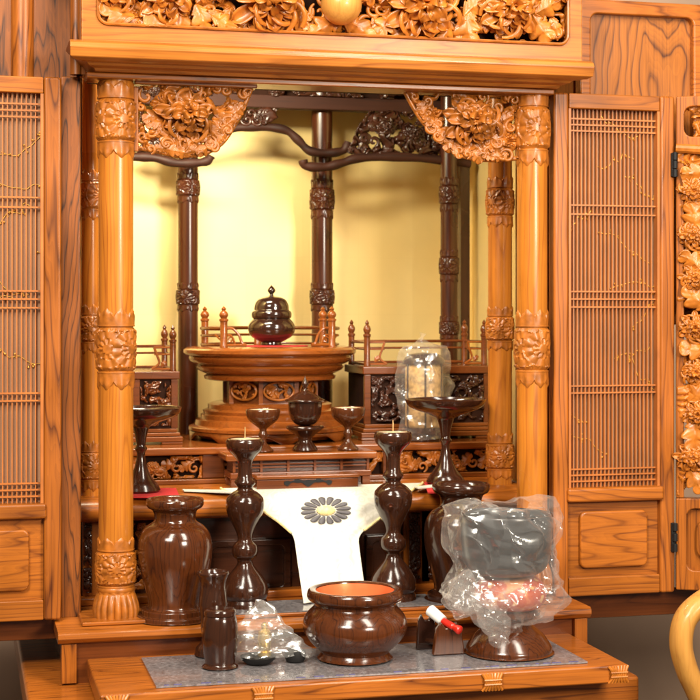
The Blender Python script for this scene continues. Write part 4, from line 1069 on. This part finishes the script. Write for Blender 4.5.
def tail(u, v):   # gathered lump on the left
    a = 2*PI*u; ph = PI*(.04+.92*v); r = 20*math.sin(ph)*(1+.15*math.sin(3*a))
    return (bx+(-50+r*math.cos(a)*.9)*bm, bc[1]-.02+r*math.sin(a)*bm*.7, bc[2]+(62-26*math.cos(ph))*bm)
obj('gathered_corner', crumple(tail, 110, 80, 3, .007, 36), M['film'], bag, smooth=5)
def flap(u, v):
    a = 2*PI*u; return (bx+(-30+ (20-8*v)*math.cos(a) +14*v)*bm, bc[1]-.045+(9*math.sin(a))*bm, bc[2]+(66-50*v)*bm)
obj('loose_flap', crumple(flap, 50, 40, 5, .006, 45), M['film'], bag, smooth=5)

# ---- striker and its rest
c = H(447, 654, ZM); rest = thing('striker_rest', 'small dark wooden rest holding the red bell striker', 'stand', c)
m = mpp(c.x, c.y)
def plate(cx, w0, w1, h, y0, y1):
    pts = [(cx-w0, c.z), (cx+w0, c.z), (cx+w1, c.z+h*.8), (cx+w1*.6, c.z+h), (cx+w1*.25, c.z+h*.82), (cx-w1*.25, c.z+h*.82), (cx-w1*.6, c.z+h), (cx-w1, c.z+h*.8)]
    return MB().prism(pts, y0, y1)
obj('front_plate', plate(c.x+.001, 17*m, 13*m, 33*m, c.y-.006, c.y+.002), M['turn2'], rest, bevel=.002)
obj('rear_plate', plate(c.x-.018, 11*m, 9*m, 36*m, c.y+.035, c.y+.042), M['black'], rest, bevel=.002)
obj('rest_bar', MB().tube([(c.x, c.y-.002, c.z+.012), (c.x-.018, c.y+.038, c.z+.012)], .004, 8), M['turn'], rest)
sk = thing('bell_striker', 'red bell striker with white sleeve lying across its rest', 'striker', (c.x, c.y, c.z+.04))
A = W(461, 631, c.y-.02); B = W(443, 621, c.y+.004); D = W(430, 610, c.y+.025)
obj('striker_rod', MB().tube(smoothpts([A, A+(B-A)*.12, A+(B-A)*.35, A+(B-A)*.5, B], 4), [.003, .0045, .0058, .0062, .0064, .006, .0055, .005, .0045, .0042, .0045, .005, .005, .005, .005, .005, .005], 14), M['redrod'], sk)
obj('white_sleeve', MB().tube([B, B+(D-B)*.02, B+(D-B)*.5, D-(D-B)*.02, D], [.0062, .0072, .0078, .0082, .0074], 16), M['whitep'], sk)

# ---- small plastic bag with brass fitting and black dish
c = H(268, 662, ZM); m = mpp(c.x, c.y)
bb = thing('small_plastic_bag', 'small clear plastic bag leaning on the mat left of the incense bowl', 'plastic bag', c)
def sb(u, v):
    a = 2*PI*u; K = [(40, 1), (38, 8), (28, 24), (17, 40), (7, 53), (2, 58)]
    t = v*5; i = min(4, int(t)); f = t-i; r = K[i][0]*(1-f)+K[i+1][0]*f; z = K[i][1]*(1-f)+K[i+1][1]*f
    return (c.x+(6-z*.22+r*math.cos(a))*m, c.y+r*.35*math.sin(a)*m, c.z+(z+.2)*m+.006)
mbb = crumple(sb, 120, 90, 7, .005, 50); mbb.v = [(x_, y_, max(z_, ZM+.0003)) for x_, y_, z_ in mbb.v]
obj('bag_skin', mbb, M['film2'], bb, smooth=5)
mb = MB().lathe(L_([(0, 0), (7, 0), (7, 4), (5, 5), (6.5, 9), (7, 18), (6, 24), (3, 27), (3.4, 31), (1.5, 33), (0, 33)], m), (c.x-.004, c.y+.004, c.z+.008), 24)
tag(obj('brass_bottle', mb, M['brass'], org=(c.x-.004, c.y+.004, c.z+.008)), 'small brass bottle standing inside the small plastic bag', 'bottle')
mb = MB().lathe(L_([(0, 0), (12, 0), (17, 4), (18, 7), (16, 7), (10, 4), (0, 3)], m), (c.x-.014, c.y-.004, c.z+.0005), 32)
tag(obj('black_dish', mb, M['iron'], org=(c.x-.014, c.y, c.z)), 'small black dish lying in the small plastic bag under the brass bottle', 'dish')
mb = MB().lathe(L_([(0, 0), (9, 0), (11, 5), (10, 10), (5, 13), (0, 13)], m), (c.x+.036, c.y-.004, c.z+.0005), 24)
tag(obj('dark_lid', mb, M['iron'], org=(c.x+.036, c.y, c.z)), 'small dark metal lid in the right corner of the small plastic bag', 'lid')

# ---- lantern in plastic on right
Yn = .27; cn = W(424, 438, Yn); m = mpp(cn.x, Yn); zb = KUMO
ln = thing('lantern', 'gold patterned cylindrical lantern with dark foot wrapped in clear plastic', 'lantern', (cn.x, Yn, zb))
LC = (cn.x, Yn, zb)
lathe_obj('lantern_foot', [(0, 0), (17, 0), (18, 3), (16, 6), (19, 9), (19, 14), (0, 14)], LC, m, M['black'], ln)
lathe_obj('lantern_body', [(18, 14), (19, 16), (19, 74), (18, 76)], LC, m, M['lan'], ln)
lathe_obj('lantern_cap', [(18, 76), (21, 77), (21, 80.5), (19.5, 83), (17, 86), (8, 88), (0, 88.5)], LC, m, M['turn'], ln)
mb = MB()
for k in range(6):
    a = 2*PI*k/6+.3; mb.tube([(LC[0]+19.5*m*math.cos(a), Yn+19.5*m*math.sin(a), zb+12*m), (LC[0]+19.5*m*math.cos(a), Yn+19.5*m*math.sin(a), zb+78*m)], .0016, 6)
obj('lantern_ribs', mb, M['black'], ln)
lb2 = thing('lantern_bag', 'clear plastic bag gathered at the top around the gold lantern', 'plastic bag', (LC[0], Yn, zb))
def lbag(u, v):
    a = 2*PI*u; K = [(24, .5), (25, 10), (25, 40), (26, 66), (26, 86), (21, 92), (6, 96), (2.5, 101), (5, 105)]
    t = v*8; i = min(7, int(t)); f = t-i; r = K[i][0]*(1-f)+K[i+1][0]*f; z = K[i][1]*(1-f)+K[i+1][1]*f
    q = 1+.16*abs(math.cos(2*a)); q = .97+.10*math.cos(4*a)
    return (LC[0]+r*q*math.cos(a)*m, Yn+r*q*math.sin(a)*m, zb+z*m+.004)
mbb = crumple(lbag, 140, 120, 9, .0035, 45); mbb.v = [(x_, y_, max(z_, zb+.0005)) for x_, y_, z_ in mbb.v]
obj('bag_skin', mbb, M['film'], lb2, smooth=5)

# ================================================================== chair at the right edge
Yh = -.30
def PW(px, py, y=Yh): return tuple(W(px, py, y))
ch = thing('bentwood_chair', 'pale wooden chair with curved arm at the right edge', 'chair', (X(760, Yh), Yh+.2, 0))
arm = smoothpts([PW(760, 596), PW(728, 590), PW(702, 602), PW(685, 620), PW(681, 645), PW(687, 670), PW(697, 692), PW(712, 730), PW(722, 800), PW(726, 1040)], 8)
obj('curved_arm', MB().tube(arm, .0145, 14, flat=1.3), M['chair'], ch)
a2 = [(p[0]+.40, p[1]+.42, p[2]) for p in arm]; obj('curved_arm', MB().tube(a2, .0145, 14, flat=1.3), M['chair'], ch)
q = W(720, 880, Yh)
obj('seat', MB().box(q.x-.01, q.x+.42, Yh+.01, Yh+.40, q.z-.03, q.z+.01), M['seat'], ch, bevel=.01)
p = W(760, 596, Yh)
obj('back_frame', MB().tube(smoothpts([(p[0]+.02, Yh, p[2]), (p[0]+.17, Yh+.03, p[2]+.06), (p[0]+.20, Yh+.21, p[2]+.08), (p[0]+.17, Yh+.39, p[2]+.06), (p[0]+.03, Yh+.42, p[2])], 6), .014, 12), M['chair'], ch)
for yy in (Yh+.04, Yh+.38):
    obj('leg', MB().tube([(q.x+.38, yy, q.z), (q.x+.42, yy, 0)], [.015, .011], 12), M['chair'], ch)

# ================================================================== surroundings
def struct(name, mb, mat, **k):
    o = obj(name, mb, mat, **k); o['kind'] = 'structure'; return o
struct('floor', MB().box(-3, 3, -1.4, 1.6, -.02, 0), M['floor'])
struct('wall', MB().box(-3, 3, .95, 1.0, 0, 2.6), M['wall'])
# long dark rail furniture behind
mb = MB().box(X(563, .06), X(563, .06)+.6, .04, .60, Zp(617, 620, .04), Zp(590, 620, .04)); obj('rear_ledge', mb, M['dais'], cab, bevel=.002)
mb = MB().box(X(60, .06)-.6, X(60, .06), .04, .60, Zp(640, 30, .04), Zp(612, 30, .04)); obj('rear_ledge', mb, M['dais'], cab, bevel=.002)

# ================================================================== light
w = bpy.data.worlds.new('World'); scene.world = w; w.use_nodes = True
bg = w.node_tree.nodes['Background']; bg.inputs[0].default_value = (1.0, .84, .64, 1); bg.inputs[1].default_value = .12
def area(name, loc, tgt, sx, sy, e, col, spread=None):
    l = bpy.data.lights.new(name, 'AREA'); l.shape = 'RECTANGLE'; l.size = sx; l.size_y = sy; l.energy = e; l.color = col
    o = bpy.data.objects.new(name, l); COL.objects.link(o); o.location = loc
    o.rotation_euler = (Vector(tgt)-Vector(loc)).to_track_quat('-Z', 'Y').to_euler()
    return o
area('ceiling_tube_left', (-.75, -1.3, 2.25), (-.1, 0, .8), .34, 1.3, 25, (1, .93, .80))
area('ceiling_tube_right', (.55, -1.3, 2.25), (.1, 0, .8), .34, 1.3, 25, (1, .93, .80))
area('shop_spot_right', (.72, -2.3, 1.42), (-.16, .5, 1.06), .50, .40, 31, (1, .90, .74))
area('shop_light_left', (-1.5, -2.3, 2.4), (0, 0, .85), .9, .5, 42, (1, .92, .78))
area('altar_lamp', (X(190, .13), .13, 1.44), (X(195, .6), .6, 1.02), .24, .06, 4.6, (1, .90, .66))

cam = bpy.data.cameras.new('camera'); co = bpy.data.objects.new('camera', cam); COL.objects.link(co)
co.location = (CX, CY, ZC); co.rotation_euler = (PI/2, 0, -YAW)
cam.sensor_width = 36; cam.lens = FPX/700*36; cam.shift_y = (HOR-350)/700; cam.clip_end = 50; cam.clip_start = .05
cam.dof.use_dof = True; cam.dof.focus_distance = 2.12; cam.dof.aperture_fstop = 11
scene.camera = co
vs_ = scene.view_settings; vs_.view_transform = 'Standard'; vs_.look = 'None'; vs_.exposure = 0.56; vs_.gamma = 1
scene.cycles.use_denoising = True
scene.cycles.max_bounces = 10; scene.cycles.transparent_max_bounces = 24
